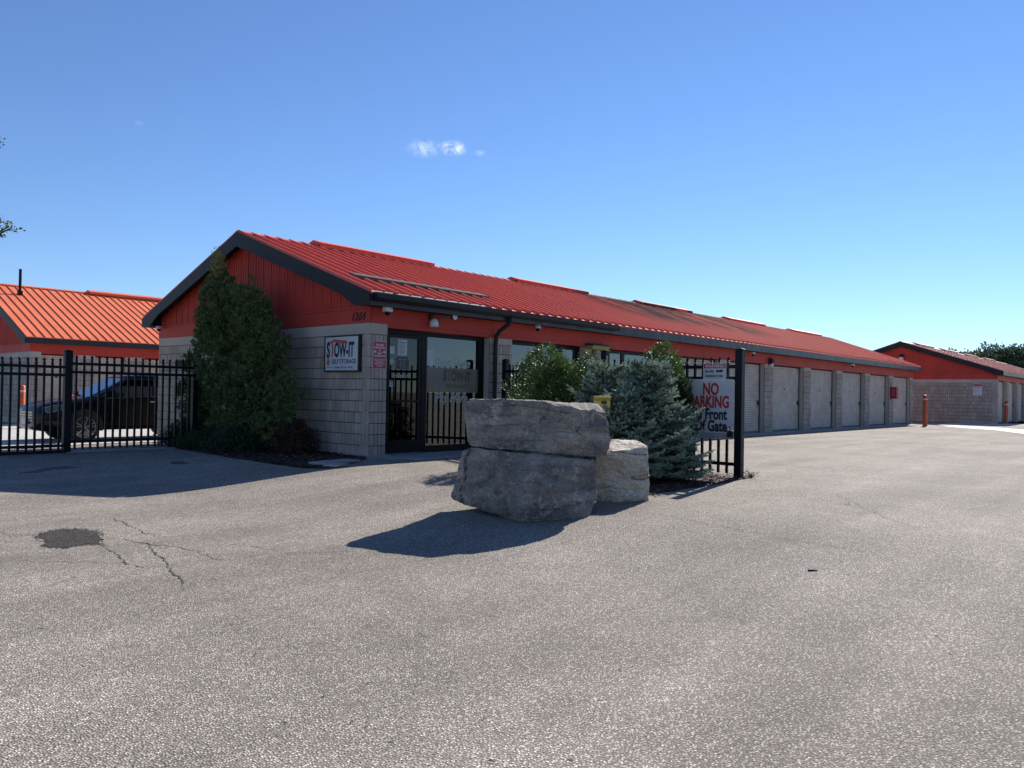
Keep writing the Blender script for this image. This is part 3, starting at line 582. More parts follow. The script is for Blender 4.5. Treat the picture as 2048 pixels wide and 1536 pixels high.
# snow rail on the roof
slope1 = (4.49 - 2.9) / (8.39 / 2 + .31)
sr = MB(); rz_ = lambda y: 2.9 + (y + .31) * slope1
sr.add([(.15, .66, rz_(.66) + .03), (3.6, .52, rz_(.52) + .03), (3.6, .70, rz_(.70) + .03), (.15, .86, rz_(.86) + .03),
        (.15, .66, rz_(.66) + .09), (3.6, .52, rz_(.52) + .085), (3.6, .70, rz_(.70) + .085), (.15, .86, rz_(.86) + .09)],
       [(0, 3, 2, 1), (4, 5, 6, 7), (0, 1, 5, 4), (1, 2, 6, 5), (2, 3, 7, 6), (3, 0, 4, 7)])
sr.build('snow_rail', mat('weathered_rail', (.10, .095, .09), .9, spec=.1), B1)

# ---- things on the main building
def dome_camera(loc, label, front='y', rz=0, flat=False):
    e = empty('security_camera', loc, label, 'camera', 'security cameras under the eaves', rz)
    if not flat: MB().box(-.075, .075, -.06, .06, -.09, 0).build('housing', white, e, bevel=.012)
    else: MB().lathe([(.065, 0), (.07, -.03), (.065, -.07)], (0, 0, 0), 2, 18).build('housing', white, e, smooth=True, angle=50)
    z0 = -.092 if not flat else -.072
    MB().lathe([(.052, z0), (.048, z0 - .025), (.033, z0 - .048), (.012, z0 - .058)], (0, 0, 0), 2, 16).build('dome', carblack, e, smooth=True)
    if not flat: MB().box(.04, .06, -.062, -.0605, -.04, -.025).build('sensor', ink, e)
dome_camera((.22, -.20, 2.685), 'boxy white dome camera nearest the building corner under the gutter')
dome_camera((4.45, -.17, 2.685), 'white dome camera under the eave just right of the downspout', flat=True)
dome_camera((15.35, -.17, 2.66), 'white dome camera above the sign and gate post', flat=True)
dome_camera((24.9, -.17, 2.67), 'small white camera above the far row of roll doors')
dome_camera((-.14, 8.1, 2.685), 'dark glass dome camera under the left end of the gable eave', flat=True)
fl = empty('flood_light', (1.42, -.03, 2.66), 'two headed white flood light on the red band above the office window', 'lamp')
b = MB(); b.box(-.045, .045, -.05, .02, -.10, .01); b.build('mount', ink, fl, bevel=.01)
b = MB(); b.lathe([(.03, .0), (.06, -.02), (.085, -.08), (.088, -.14), (.075, -.16)], (0, -.09, -.08), 2, 16); b.build('lamp_head', white, fl, smooth=True)
b = MB(); b.tube([(0, -.06, -.10), (.14, -.10, -.09), (.26, -.14, -.02), (.40, -.16, .0)], .012, 6); b.build('arm', galv, fl)
b = MB(); b.lathe([(.03, .06), (.06, .045), (.078, .0), (.078, -.012)], (.44, -.19, -.01), 1, 20); b.build('lamp_head', ink, fl, smooth=True)
b = MB(); b.lathe([(.066, -.014), (.05, -.024), (.02, -.028)], (.44, -.19, -.01), 1, 20); b.build('lens', white, fl)
lp = empty('fluorescent_lamp', (6.78, 0, 2.36), 'yellowed fluorescent lamp across the pier top behind the shrubs', 'lamp')
b = MB(); b.prism([(0, .06), (-.10, .06), (-.26, .02), (-.27, -.0), (0, -.0)], 0, -.36, .36); b.build('hood', mat('lamp_hood', (.045, .05, .03), .5), lp, bevel=.004)
b = MB(); b.prism([(-.02, -.002), (-.26, -.002), (-.20, -.085), (-.02, -.085)], 0, -.35, .35); b.build('lens', olive, lp, bevel=.01)
b = MB(); b.box(-.05, .05, -.05, -.003, -.20, -.088); b.tube([(0, -.025, -.19), (0, -.025, -1.0)], .014, 6); b.build('conduit', galv, lp)
def wall_lamp(loc, label, rz=0):
    e = empty('wall_lamp', loc, label, 'lamp', 'wall lamps with dark hoods', rz)
    MB().prism([(0, .12), (-.10, .12), (-.16, .0), (-.14, -.06), (0, -.10)], 0, -.09, .09).build('hood', ink, e, bevel=.01)
    MB().prism([(-.02, -.1), (-.139, -.062), (-.10, -.18), (-.02, -.19)], 0, -.075, .075).build('lens', white, e, bevel=.008)
# ------
wall_lamp((17.02, 0.0, 2.42), 'dark hooded wall lamp on the pier right of the gate post')
e3 = empty('wall_lamp', (40.0, 2.0, 3.68), 'dark hooded wall lamp high on the gable of the farthest building', 'lamp', 'wall lamps with dark hoods', math.radians(-90))
MB().prism([(0, .16), (-.10, .16), (-.16, .0), (0, -.02)], 0, -.11, .11).build('hood', ink, e3); MB().prism([(-.0, -.02), (-.15, -.002), (-.11, -.2), (0, -.22)], 0, -.10, .10).build('lens', white, e3)
fx = empty('extinguisher_box', (30.72, -.01, 1.25), 'red box on the pier left of the last roll door', 'box')
MB().box(-.02, .30, -.28, 0, 0, .55).build('case', mat('red_box_paint', (.32, .015, .03), .45), fx, bevel=.01); MB().box(.05, .23, -.288, -.281, .12, .43).build('door_panel', mat('red_box_panel', (.42, .06, .07), .4), fx); MB().box(-.028, -.0205, -.20, -.08, .12, .43).build('side_panel', MATS['red_box_panel'], fx)
sp_ = empty('warning_sign', (39.995, -1.85, 1.62), 'small white and red notice on the wall of the farthest building', 'sign')
MB().box(-.006, 0, -.22, .22, -.10, .55).build('sign_plate', signwhite, sp_)
b = MB(); b.box(-.010, -.0065, -.2, .2, .40, .52)
b.text('WARNING', .10, (-.0065, .19, .30), GABLE, xs=.7); b.text('KEEP OUT', .08, (-.0065, .19, .15), GABLE, xs=.7); b.build('sign_print', inkred, sp_)

# ---- wall signs
sg = empty('business_sign', (-.0, .75, 1.86), 'framed white Stow-It self storage sign on the block gable wall', 'sign')
b = MB()
b.box(-.075, 0, -.525, -.50, -.335, .335); b.box(-.075, 0, .50, .525, -.335, .335); b.box(-.075, 0, -.50, .50, .31, .335); b.box(-.075, 0, -.50, .50, -.335, -.31); b.box(-.06, -.002, -.50, .50, -.31, .31)
b.build('sign_frame', ink, sg)
MB().box(-.066, -.0605, -.498, .498, -.308, .308).build('sign_face', signwhite, sg)
b = MB(); X0 = -.066
b.text('S', .40, (X0, .455, -.065), GABLE, xs=.54, bold=.016); b.text('OW-IT', .37, (X0, .225, -.055), GABLE, xs=.535, bold=.013)
b.build('lettering', ink, sg)
b = MB()
b.prism([(.30, -.06), (.255, -.06), (.255, .20), (.30, .20)], 0, X0 - .002, X0 - .0005)
b.prism([(.42, .165), (.42, .20), (.24, .27), (-.16, .235), (-.16, .175), (.24, .215)], 0, X0 - .002, X0 - .0006)
b.build('roof_emblem', inkorange, sg)
b = MB(); b.text('SELF STORAGE', .118, (X0, .29, -.185), GABLE, xs=.94, bold=.002); b.text('Simple. Secure. Smart.', .075, (X0, .21, -.272), GABLE, xs=.86); b.prism([(.47, -.258), (.24, -.258), (.24, -.250), (.47, -.250)], 0, X0 - .0015, X0 - .0005)
b.build('small_lettering', mat('sign_navy_ink', (.02, .035, .09), .5), sg)
b = MB(); b.prism([(.40 + .05 * math.cos(t), -.155 + .068 * math.sin(t)) for t in [i * math.pi / 10 for i in range(20)]], 0, X0 - .003, X0 - .0005)
b.tube([(X0 - .002, .425, -.10), (X0 - .002, .42, -.06), (X0 - .002, .40, -.045), (X0 - .002, .38, -.06), (X0 - .002, .375, -.10)], .006, 5); pl = b.build('padlock_emblem', mat('padlock_orange', (.50, .22, .12), .5), sg)
MB().prism([(.385, -.13), (.395, -.12), (.41, -.125), (.408, -.145), (.42, -.185), (.395, -.19)], 0, X0 - .005, X0 - .0035).build('keyhole', ink, pl)

vs_ = empty('surveillance_sign', (.205, -.0, 1.83), 'small red video surveillance sign on the corner pier beside the entrance', 'sign')
def rrect(w, h, r, n=5):
    return [(cx_ + r * math.cos(a0 + k * math.pi / 2 / n), cz_ + r * math.sin(a0 + k * math.pi / 2 / n)) for cx_, cz_, a0 in ((w - r, h - r, 0), (-w + r, h - r, math.pi / 2), (-w + r, -h + r, math.pi), (w - r, -h + r, 1.5 * math.pi)) for k in range(n + 1)]
MB().prism(rrect(.155, .25, .03), 1, -.014, -.007).build('sign_rim', signwhite, vs_); MB().prism(rrect(.147, .242, .025), 1, -.0165, -.0142).build('sign_face', signred, vs_)
b = MB()
for t_, z_, s_ in (('THIS AREA', .165, .05), ('IS PROTECTED', .115, .05), ('BY', .065, .045), ('VIDEO', .015, .045), ('SURVEILLANCE', -.03, .044)): b.text(t_, s_, (0, -.0165, z_), FRONT, align='CENTER', xs=.76, bold=.0018)
for sgn in (-1, 1): b.prism([(sgn * .135, .045), (sgn * .125, .085), (sgn * .08, .068), (sgn * .065, .045), (sgn * .11, .04)], 1, -.019, -.0168); b.box(min(sgn * .128, sgn * .134), max(sgn * .128, sgn * .134), -.019, -.0168, -.04, .04)
for i, t_ in enumerate(('PROPERTY IS MONITORED AND', 'RECORDED 24 HOURS A DAY', 'TRESPASSERS WILL BE', 'REPORTED AND PROSECUTED', 'TO THE FULL EXTENT', 'OF THE LAW')): b.text(t_, .022, (0, -.0165, -.085 - i * .026), FRONT, align='CENTER', xs=.8, bold=.0005)
b.build('lettering', signwhite, vs_)

# ------------------------------------------------------------------ fences
def picket_mesh(name, h, z0=.06, w=.0165):
    b = MB(); b.box(-w, w, -w, w, z0, h - .12)
    b.lathe([(.016, 0), (.026, .008), (.026, .018), (.013, .026), (.013, .034), (.024, .042), (.024, .05), (.011, .058)], (0, 0, h - .12), 2, 6)
    b.lathe([(.012, 0), (.033, .024), (.014, .036), (.0, .062)], (0, 0, h - .066), 2, 4)
    return b
class Fence:
    def __init__(s, name, loc, rz, label, group, h=1.79):
        s.e = empty(name, loc, label, 'fence' if 'fence' in name else 'gate', group, rz); s.h = h; s.pick = None
    def picket(s, x, dz=0):
        if s.pick is None: s.pick = picket_mesh('picket', s.h).build('picket', black, s.e); o_ = s.pick
        else: o_ = s.pick.copy(); COL.objects.link(o_); o_.parent = s.e
        o_.location = (x, 0, dz)
    def rail(s, x0, x1, z, hh=.05): MB().box(x0, x1, -.022, .022, z - hh / 2, z + hh / 2).build('rail', black, s.e, bevel=.003)
    def post(s, x, h, w=.055):
        b = MB(); b.box(x - w, x + w, -w, w, -.25, h); p_ = b.build('post', black, s.e, bevel=.006)
        c = MB(); c.box(x - w - .008, x + w + .008, -w - .008, w + .008, h + .001, h + .018); c.box(x - w * .6, x + w * .6, -w * .6, w * .6, h + .0185, h + .03); c.build('post_cap', black, p_, bevel=.005)
# right fence: along x = 2.05 from y = -1.4 to -6.0 (local x runs to -Y)
fr = Fence('metal_fence', (0, 0, 0), 0, 'black spear topped fence behind the spruce carrying the no parking sign', 'black metal fences')
FP = [(3.25, -.32), (2.07, -3.62), (2.05, -6.02)]
for i_, q in enumerate(FP): fr.post(0, (1.86, 1.90, 1.87)[i_]); p_ = [c for c in S.objects if c.parent == fr.e and c.name.startswith('post')][-1]; 
posts = sorted([c for c in S.objects if c.parent == fr.e and c.name.startswith('post')], key=lambda c: c.name)
for q, c in zip(FP, posts): c.location = (q[0], q[1], 0)
for A_, B_ in zip(FP[:-1], FP[1:]):
    ln_ = math.dist(A_, B_); an = math.atan2(B_[1] - A_[1], B_[0] - A_[0])
    for z_ in (1.63, 1.46, .20):
        r_ = MB().box(.057, ln_ - .057, -.022, .022, z_ - .026, z_ + .026).build('rail', black, fr.e, bevel=.003); r_.location = (A_[0], A_[1], 0); r_.rotation_euler = (0, 0, an)
    n_ = int(round((ln_ - .11) / .134)) 
    for i in range(1, n_):
        fr.picket(0); o_ = sorted([c for c in S.objects if c.parent == fr.e and c.name.startswith('picket')], key=lambda c: c.name)[-1] if i > 1 or A_ != FP[0] else fr.pick
        t_ = (.055 + i * (ln_ - .11) / n_) / ln_; o_.location = (A_[0] + (B_[0] - A_[0]) * t_, A_[1] + (B_[1] - A_[1]) * t_, 0); o_.rotation_euler = (0, 0, an)
# left fence panel and sliding gate along y = 4
fl_ = Fence('metal_fence', (-3.56, 4.0, -.01), 0, 'black spear topped fence panel between gate post and cedar tree', 'black metal fences', 1.76)
fl_.post(0, 1.80, .06); fl_.post(2.33, 1.70, .05)
for z_ in (1.59, 1.44, .20): fl_.rail(.062, 2.278, z_)
for i in range(17): fl_.picket(.14 + i * .1295)
gt_ = Fence('sliding_gate', (-3.56, 3.92, -.02), 0, 'black spear topped sliding gate at the left frame edge in front of the car', 'black metal gates', 1.70)
for z_ in (1.53, 1.39, .15): gt_.rail(-3.6, -.075, z_)
MB().box(-3.6, -.02, -.03, .03, .015, .075).build('track', black, gt_.e)
for i in range(27): gt_.picket(-.15 - i * .126)
b = MB(); b.tube([(-3.0, .0, .16), (-.08, .01, 1.50)], .006, 5)
blk = concrete
pv = MB(); pv.box(-3.6, 2.3, -.09, .12, -.10, .012); 
tag(pv.build('gate_kerb', concrete, loc=(-3.56, 4.0, 0)), kind='structure')
# no parking sign on the right fence
ns = empty('no_parking_sign', (2.0, -5.55, .56), 'white no parking in front of gate sign on the fence by the spruce', 'sign')
MB().prism([(.39, 0), (-.395, .0), (-.395, .885), (.39, .885)], 0, -.01, 0).build('sign_plate', signwhite, ns)
b = MB(); b.text('NO', .245, (-.0105, -.04, .655), GABLE, xs=.68, bold=.009, align='CENTER'); b.text('PARKING', .245, (-.0105, -.01, .465), GABLE, xs=.64, bold=.009, align='CENTER'); b.build('red_lettering', inkred, ns)
b = MB(); b.text('In Front', .225, (-.0105, -.045, .29), GABLE, xs=.70, bold=.008, align='CENTER'); b.text('Of Gate', .225, (-.0105, -.045, .115), GABLE, xs=.70, bold=.008, align='CENTER')
b.build('black_lettering', mat('sign_dark_ink', (.015, .025, .035), .5), ns)
b = MB()
for i in range(4): b.prism([(.33, .075 - i * .022), (-.35 + random.uniform(0, .05), .075 - i * .022), (-.35, .082 - i * .022), (.33, .082 - i * .022)], 0, -.0125, -.0102)
b.build('small_print', MATS['sign_dark_ink'], ns)
ws = empty('warning_sign', (1.99, -5.655, 1.44), 'small red and white security cameras warning sign above the no parking sign', 'sign')
MB().prism([(.185, 0), (-.185, 0), (-.185, .245), (.185, .245)], 0, -.016, -.012).build('sign_plate', signwhite, ws)
MB().prism([(.175, .165), (-.175, .165), (-.175, .235), (.175, .235)], 0, -.0185, -.0162).build('header', signred, ws)
MB().text('WARNING', .068, (-.0185, 0, .176), GABLE, xs=.95, bold=.001, align='CENTER').build('header_lettering', signwhite, ws)
b = MB(); b.text('Security', .062, (-.0162, .155, .105), GABLE, xs=.72, bold=.0012); b.text('Cameras In Use', .062, (-.0162, .155, .035), GABLE, xs=.72, bold=.0012)
b.prism([(-.045 - .0 + .02 * math.cos(t), .122 + .02 * math.sin(t)) for t in [i * math.pi / 6 for i in range(12)]], 0, -.0185, -.0165); b.prism([(-.07, .105), (-.07, .14), (-.14, .145), (-.12, .105)], 0, -.0185, -.0165)
b.build('lettering', ink, ws)
# bollards and keypad pedestal
def bollard(loc, h, label):
    e = empty('bollard', loc, label, 'bollard', 'orange bollards of the yard')
    MB().lathe([(.10, -.2), (.10, h - .02), (.09, h + .0), (.055, h + .03), (.0, h + .04)], (0, 0, 0), 2, 20).build('post', orange, e, smooth=True, angle=60)
    MB().lathe([(.1015, 0), (.1015, .06)], (0, 0, h - .2), 2, 20).build('reflective_band', mat('band_white_' + str(len(MATS)), (.6, .5, .45), .4), e)
bollard((31.48, -1.33, 0), 1.42, 'orange bollard at the far end of the long building')
bollard((41.5, -2.95, 0), 1.22, 'orange bollard at the corner of the farthest building')
bollard((-.35, 17.4, -.22), 1.38, 'orange bollard behind the left gate beside the car nose')
kp = empty('keypad_pedestal', (-.16, -5.14, 0), 'yellow gate keypad box on a post behind the rocks', 'keypad', rz=math.radians(-48.4))
MB().tube([(0, .05, -.1), (0, .05, .90)], .03, 8).build('post', black, kp)
b = MB(); b.prism([(.10, .90), (.10, 1.165), (-.10, 1.165), (-.10, 1.145), (-.02, 1.10), (-.02, .90)], 0, -.115, .10); b.build('housing', yellow, kp, bevel=.008)
b = MB(); b.prism([(-.0205, 1.06), (-.026, 1.06), (-.026, 1.10), (-.0205, 1.10)], 0, -.02, .05); b.build('display', ink, kp)
b = MB()
for i in range(3):
    for j in range(4): b.box(-.035 + i * .035, -.011 + i * .035, -.028, -.0205, .93 + j * .028, .95 + j * .028)
b.build('keypad', galv, kp)
hk = empty('loop_lock', (1.96, -5.93, .66), 'small dark padlock hanging at the right edge of the no parking sign', 'padlock')
MB().box(-.03, .0, -.045, .045, -.07, .03).build('lock_body', ink, hk, bevel=.01); MB().tube([(-.015, -.03, .03), (-.015, -.03, .07), (-.015, 0, .09), (-.015, .03, .07), (-.015, .03, .03)], .008, 6).build('shackle', chrome, hk)

# ------------------------------------------------------------------ rocks
# local x runs to camera right, y away from the camera, z up
RZ = math.atan2(-0.748096, 0.66337)
def rock(name, outline, dep, base, label, m, group, seed, front=.12, amp=.05, strata=.009, back=.75, cuts=(), chip=None, lean=0, wedge=(0, 0, 0)):
    # outline in the x-z plane; rings of it stepped back through the stone, bulging at the middle
    ol = [Vector((p[0], 0, p[1])) for p in outline]; c = sum(ol, Vector()) / len(ol); pts = []
    n0 = len(ol)
    for i in range(n0):
        a, d = ol[i], ol[(i + 1) % n0]; k = max(1, int((d - a).length / .016))
        for j in range(k): pts.append(a.lerp(d, j / k))
    n = len(pts)
    sz = max((p - c).length for p in pts)
    zt_ = max(p.z for p in ol)
    def off(p):
        q = p * 2.2 + Vector((seed, seed * 2.3, 0))
        v = noise.noise_vector(q) * amp * .8 + noise.noise_vector(q * 3.1) * amp * .35; v.x *= .5; v.z *= .4
        # split facets: flat plates of several sizes standing a little proud of each other
        for (sx, sz, a_) in ((2.2, 4.2, .8), (5.0, 8.5, .38), (11, 19, .15)):
            w_ = noise.noise_vector(p * 3 + Vector((seed, 9, 1))) * .12
            pp = Vector(((p.x + w_.x) * sx, (p.y + w_.y) * sx, (p.z + w_.z) * sz)) + Vector((seed, seed, seed))
            dd, pt = noise.voronoi(pp, distance_metric='DISTANCE', exponent=2.5)
            cv = noise.cell_vector(pt[0] * 7.3); edge = min(1, (dd[1] - dd[0]) * 5)
            dv = (cv - Vector((.5, .5, .5))) * amp * a_ * edge; v += Vector((dv.x * .5, dv.y * 1.3, dv.z * .35))
            v += Vector((0, 1, 0)) * (pp.z - pt[0].z) * (cv.x - .5) * amp * a_ * 1.2
        # bedding cracks
        st = p.z * 9 + 1.2 * noise.noise(Vector((p.x * 1.1, p.y, p.z * 2)) + Vector((seed, 0, 0)))
        f_ = abs(st - round(st)); msk = max(0, noise.noise(Vector((p.x * 1.6, seed, p.z * 7))) + .1)
        if f_ < .09: v.y += strata * 3 * (1 - f_ / .09) * msk * 2
        v.y += lean * max(0, p.z) * max(0, 1 - p.y / dep)
        v += noise.noise_vector(p * 22 + Vector((seed, 2, 0))) * .007
        for cx0, sl_, dep_ in cuts:
            e_ = (p.x - cx0 - sl_ * p.z - .012 * math.sin(p.z * 23)) / .009
            if abs(e_) < 3 and p.y < dep * .4: v.y += dep_ * math.exp(-e_ * e_)
        if chip:
            zc = chip[1] + (chip[3] - chip[1]) * min(1, max(0, (p.x - chip[0]) / (chip[2] - chip[0]))) + .02 * noise.noise(p * 9)
            ez = p.z - zc
            if p.x > chip[0] - .05 and ez > 0: v.y += ez * chip[4] * min(1, (p.x - chip[0] + .05) / .1) * max(0, 1 - p.y / dep); v.z -= ez * .1 + .012 * abs(noise.noise(p * 12))
        return v
    stations = []
    R = 34
    for i in range(1, R + 1): stations.append((i / R, -front * (1 - (i / R) ** 2.6)))            # front face from centre outwards
    D = 34
    for i in range(1, D): stations.append((1 - .0 * i / D, dep * i / D))
    for i in range(R, 0, -1): stations.append((i / R * back + (1 - back) * (i / R) ** 4 * 0, dep + .06 * (1 - i / R)))
    rings = []
    for si, (s_, y_) in enumerate(stations):
        t = min(1, max(0, y_ / dep)); tap = 1 - (1 - back) * t ** 2
        if si >= R + D - 1: tap = 1
        ring = []
        for p in pts:
            q = c + (p - c) * (s_ * tap); q.y = y_
            ring.append(q)
        rings.append(ring)
    b = MB(); vs = []
    D0 = math.hypot(base[0] + 8.6925, base[1] + 11.1)
    def plan(q, o_):      # the front of the stone is angled in plan: both ends sit farther back than its nose
        w_ = max(0, 1 - q.y / dep); dy = (wedge[1] * max(0, wedge[0] - q.x) + wedge[2] * max(0, q.x - wedge[0])) * w_
        f_ = 1 + dy / D0; r_ = q + o_
        return Vector((r_.x * f_, r_.y + dy, 1.175 + (r_.z - 1.175) * f_))
    for ring in rings:
        for q in ring: vs.append(plan(q, off(q)))
    cf_ = c + Vector((0, -front, 0)); cf_ += off(cf_); cb_ = c + Vector((0, dep + .06, 0)); cb_ += off(cb_)
    fs = []
    for i in range(len(rings) - 1):
        for k in range(n): fs.append((i * n + k, (i + 1) * n + k, (i + 1) * n + (k + 1) % n, i * n + (k + 1) % n))
    vs += [cf_, cb_]; F0 = len(vs) - 2
    fs += [(F0, k, (k + 1) % n) for k in range(n)] + [(F0 + 1, (len(rings) - 1) * n + (k + 1) % n, (len(rings) - 1) * n + k) for k in range(n)]
    b.add(vs, fs); o_ = b.build(name, m, smooth=True, angle=24); o_.location = base; o_.rotation_euler = (0, 0, RZ)
    return tag(o_, label, 'rock', group)
def cam_at(D, z=0):   # ground point D metres in front of the viewpoint
    return (-8.6925 + .748 * D, -11.1 + .6636 * D, z)
rb = [(-0.503, 0.575), (-0.542, 0.365), (-0.592, 0.135), (-0.500, 0.088), (-0.316, 0.035), (-0.069, -0.04), (0.128, -0.09), (0.460, -0.095), (0.775, -0.03), (0.850, 0.14), (0.872, 0.389), (0.883, 0.49), (0.819, 0.525), (0.276, 0.565), (-0.414, 0.625)]
rock('boulder', rb, 1.0, cam_at(7.7), 'lower dark grey limestone slab of the two stacked by the drive', rockg, 'limestone landscape boulders', 3.1, front=.12, amp=.05, cuts=((-.50, .12, .07),), lean=.25, wedge=(.15, 1.0, .40))
rt = [(-0.432, 1.107), (-0.485, 1.042), (-0.494, 0.948), (-0.479, 0.846), (-0.458, 0.691), (-0.408, 0.632), (0.339, 0.574), (0.752, 0.549), (0.984, 0.564), (1.014, 0.717), (0.989, 0.897), (0.966, 1.017), (0.915, 1.084), (0.391, 1.107), (-0.123, 1.112)]
rock('boulder', rt, .80, cam_at(7.95, .006), 'upper grey limestone slab resting on the darker slab', rockg, 'limestone landscape boulders', 9.4, front=.03, amp=.045, chip=(.35, 1.10, .99, .99, 2.2), back=.9, wedge=(.3, .62, .35))
rp = [(1.00, 0.66), (0.98, 0.391), (0.98, -0.08), (1.341, -.06), (1.55, -.04), (1.566, 0.30), (1.545, 0.61), (1.45, 0.665), (1.274, 0.665)]
rock('boulder', rp, .55, cam_at(8.75), 'pale sunlit limestone block beside the blue spruce', rockp, 'limestone landscape boulders', 5.7, front=.08, amp=.05, back=.85, chip=(.9, .52, 1.56, .60, 3.0))

# ------------------------------------------------------------------ foliage
def rand_dirs(n, up=0.0):
    v = rng.normal(size=(n, 3)); v[:, 2] += up; v /= np.linalg.norm(v, axis=1)[:, None]; return v
def leaves(centers, dirs, ln, wd, droop=0):
    # one pointed leaf (a bent quad pair) per centre, along dirs
    n = len(centers); t = rand_dirs(n); s = np.cross(dirs, t); s /= np.linalg.norm(s, axis=1)[:, None] + 1e-9
    ln = np.broadcast_to(ln, (n,))[:, None]; wd = np.broadcast_to(wd, (n,))[:, None]
    a = centers; m_ = a + dirs * ln * .5; c = a + dirs * ln
    c = c - np.array([0, 0, 1]) * ln * droop
    V = np.stack([a, m_ + s * wd * .5, c, m_ - s * wd * .5], 1).reshape(-1, 3)
    return V, np.arange(4 * n).reshape(-1, 4)
def clumped(points, dirs, per, spread, ln, wd, up=.3, fan=.8):
    P = np.repeat(points, per, 0) + rng.normal(size=(len(points) * per, 3)) * spread
    d = np.repeat(dirs, per, 0) + rng.normal(size=(len(points) * per, 3)) * fan; d[:, 2] += up
    d /= np.linalg.norm(d, axis=1)[:, None]
    return leaves(P, d, ln * rng.uniform(.6, 1.3, len(P)), wd * rng.uniform(.7, 1.3, len(P)))
def shell(profiles, n, inner=.55, bumps=.16, seed=0, fscale=2.0):
    # points near the surface of crowns; profiles: (cx, cy, [(z, r), ...])
    out = []; dr_ = []
    while len(out) < n:
        cx_, cy_, pr = random.choice(profiles); z0_, z1_ = pr[0][0], pr[-1][0]; z = random.uniform(z0_, z1_)
        r = np.interp(z, [p[0] for p in pr], [p[1] for p in pr])
        if random.random() > (r / max(p[1] for p in pr)) + .12: continue
        a = random.uniform(0, 2 * math.pi); q = Vector((math.cos(a) * 1.3, math.sin(a) * 1.3, z)) * fscale + Vector((cx_ * 3 + seed, cy_, seed))
        r *= 1 + bumps * 2 * noise.noise(q) + bumps * noise.noise(q * 2.7)
        if noise.noise(q * 1.3 + Vector((7, 7, 7))) < -.38: continue
        k = inner + (1 - inner) * random.random() ** .5
        out.append((cx_ + math.cos(a) * r * k, cy_ + math.sin(a) * r * k, z + random.uniform(-.04, .04))); dr_.append((math.cos(a), math.sin(a), .35))
    d = np.array(dr_); d /= np.linalg.norm(d, axis=1)[:, None]
    return np.array(out), d
def trunk(parent, pts, rs, extra=()):
    b = MB(); b.tube(pts, rs, 10)
    for p_, r_ in extra: b.tube(p_, r_, 6)
    return b.build('trunk', bark, parent, smooth=True)

cedarm = mat('cedar_foliage', (.038, .10, .021), .75, var=1, vscale=3.0, col2=(.085, .12, .04), island=3, icol=(.20, .20, .07), trans=.15)
cedar = empty('cedar_tree', (-.78, 2.95, -.02), 'bushy dark green cedar tree with two tops against the block gable', 'tree')
def blob_points(blobs, n, sd, inner=.6, flat=.8):
    rs = np.random.default_rng(sd); P = []; D = []; tot = sum(q[2] ** 2 for q in blobs)
    for (y, z, r) in blobs:
        k = int(n * r * r / tot); d = rs.normal(size=(k, 3)); d /= np.linalg.norm(d, axis=1)[:, None]; rad = r * (inner + (1 - inner) * rs.random(k) ** .5)
        for i in range(k): rad[i] *= 1 + .42 * noise.noise(Vector(d[i] * 2.0) + Vector((y * 3, z * 3, sd))) + .2 * noise.noise(Vector(d[i] * 5) + Vector((y * 3, z * 3, sd)))
        q = d * rad[:, None] * np.array([flat, 1, 1.12]) + np.array([0, y, z]); keep = np.array([noise.noise(Vector(v) * 5.0 + Vector((sd, 0, 0))) > -.10 for v in q]); P.append(q[keep]); D.append(d[keep] + np.array([0, 0, .35]))
    P = np.concatenate(P); D = np.concatenate(D); P[:, 0] = np.minimum(P[:, 0], .72); return P, D / np.linalg.norm(D, axis=1)[:, None]
cb = [(4.12, 3.36, .27), (4.02, 2.88, .40), (4.15, 2.5, .38), (2.80, 3.04, .27), (2.72, 2.72, .36), (2.60, 2.38, .46), (3.6, 2.3, .52), (3.75, 1.65, .55), (4.72, 1.45, .28), (4.7, .85, .28), (4.45, 1.1, .35), (2.38, 1.6, .5), (1.55, 1.12, .32), (3.05, 1.2, .7), (3.05, .65, .55), (1.95, .8, .4), (2.1, 2.0, .42), (3.97, 3.56, .10), (4.35, 2.85, .2), (2.2, 2.5, .2), (3.3, 2.0, .4), (4.95, 1.25, .3), (4.9, 1.7, .2), (3.5, 2.75, .3), (3.42, 2.98, .26), (3.95, 3.15, .33), (4.3, 2.2, .3)]
cb += [(5.0, 1.6, .26), (5.12, 1.1, .24), (4.95, .7, .28)]
cb = [(y - 3.02, z - .05, r) for y, z, r in cb]
pc, dc = blob_points(cb, 1900, 4, .72)
k_ = 7; sub = np.repeat(pc, k_, 0); sd_ = np.repeat(dc, k_, 0); rr_ = rng.normal(size=sub.shape); rr_ /= np.linalg.norm(rr_, axis=1)[:, None]
size_ = np.repeat(rng.uniform(.045, .115, len(pc)), k_)[:, None]; nd_ = rr_ + sd_ * .7; nd_ /= np.linalg.norm(nd_, axis=1)[:, None]
sub = sub + nd_ * size_; sub[:, 0] = np.minimum(sub[:, 0], .74)
Va, Fa = clumped(sub, nd_, 9, .018, .075, .024, up=.5, fan=.45)
pi_, di_ = blob_points([(y, z, r * .75) for y, z, r in cb], 1500, 8, .3); Vb, Fb = clumped(pi_, di_, 9, .05, .07, .02, up=.3, fan=.8)
V1 = np.concatenate([Va, Vb]); F1 = np.concatenate([Fa, Fb + len(Va)])
cedar_v, cedar_f = V1, F1
trunk(cedar, [(0, .1, -.1), (0, .12, .8), (.0, .7, 1.8), (0, 1.1, 3.3)], [.09, .08, .05, .012], [([(0, .1, .5), (.02, -.1, 1.6), (0, -.15, 2.9)], [.06, .045, .012]), ([(0, .15, .3), (0, 1.0, .9), (0, 1.7, 1.5)], [.04, .03, .01]), ([(0, .1, .25), (-.1, -.8, .7), (-.1, -1.3, 1.1)], [.035, .03, .01])])
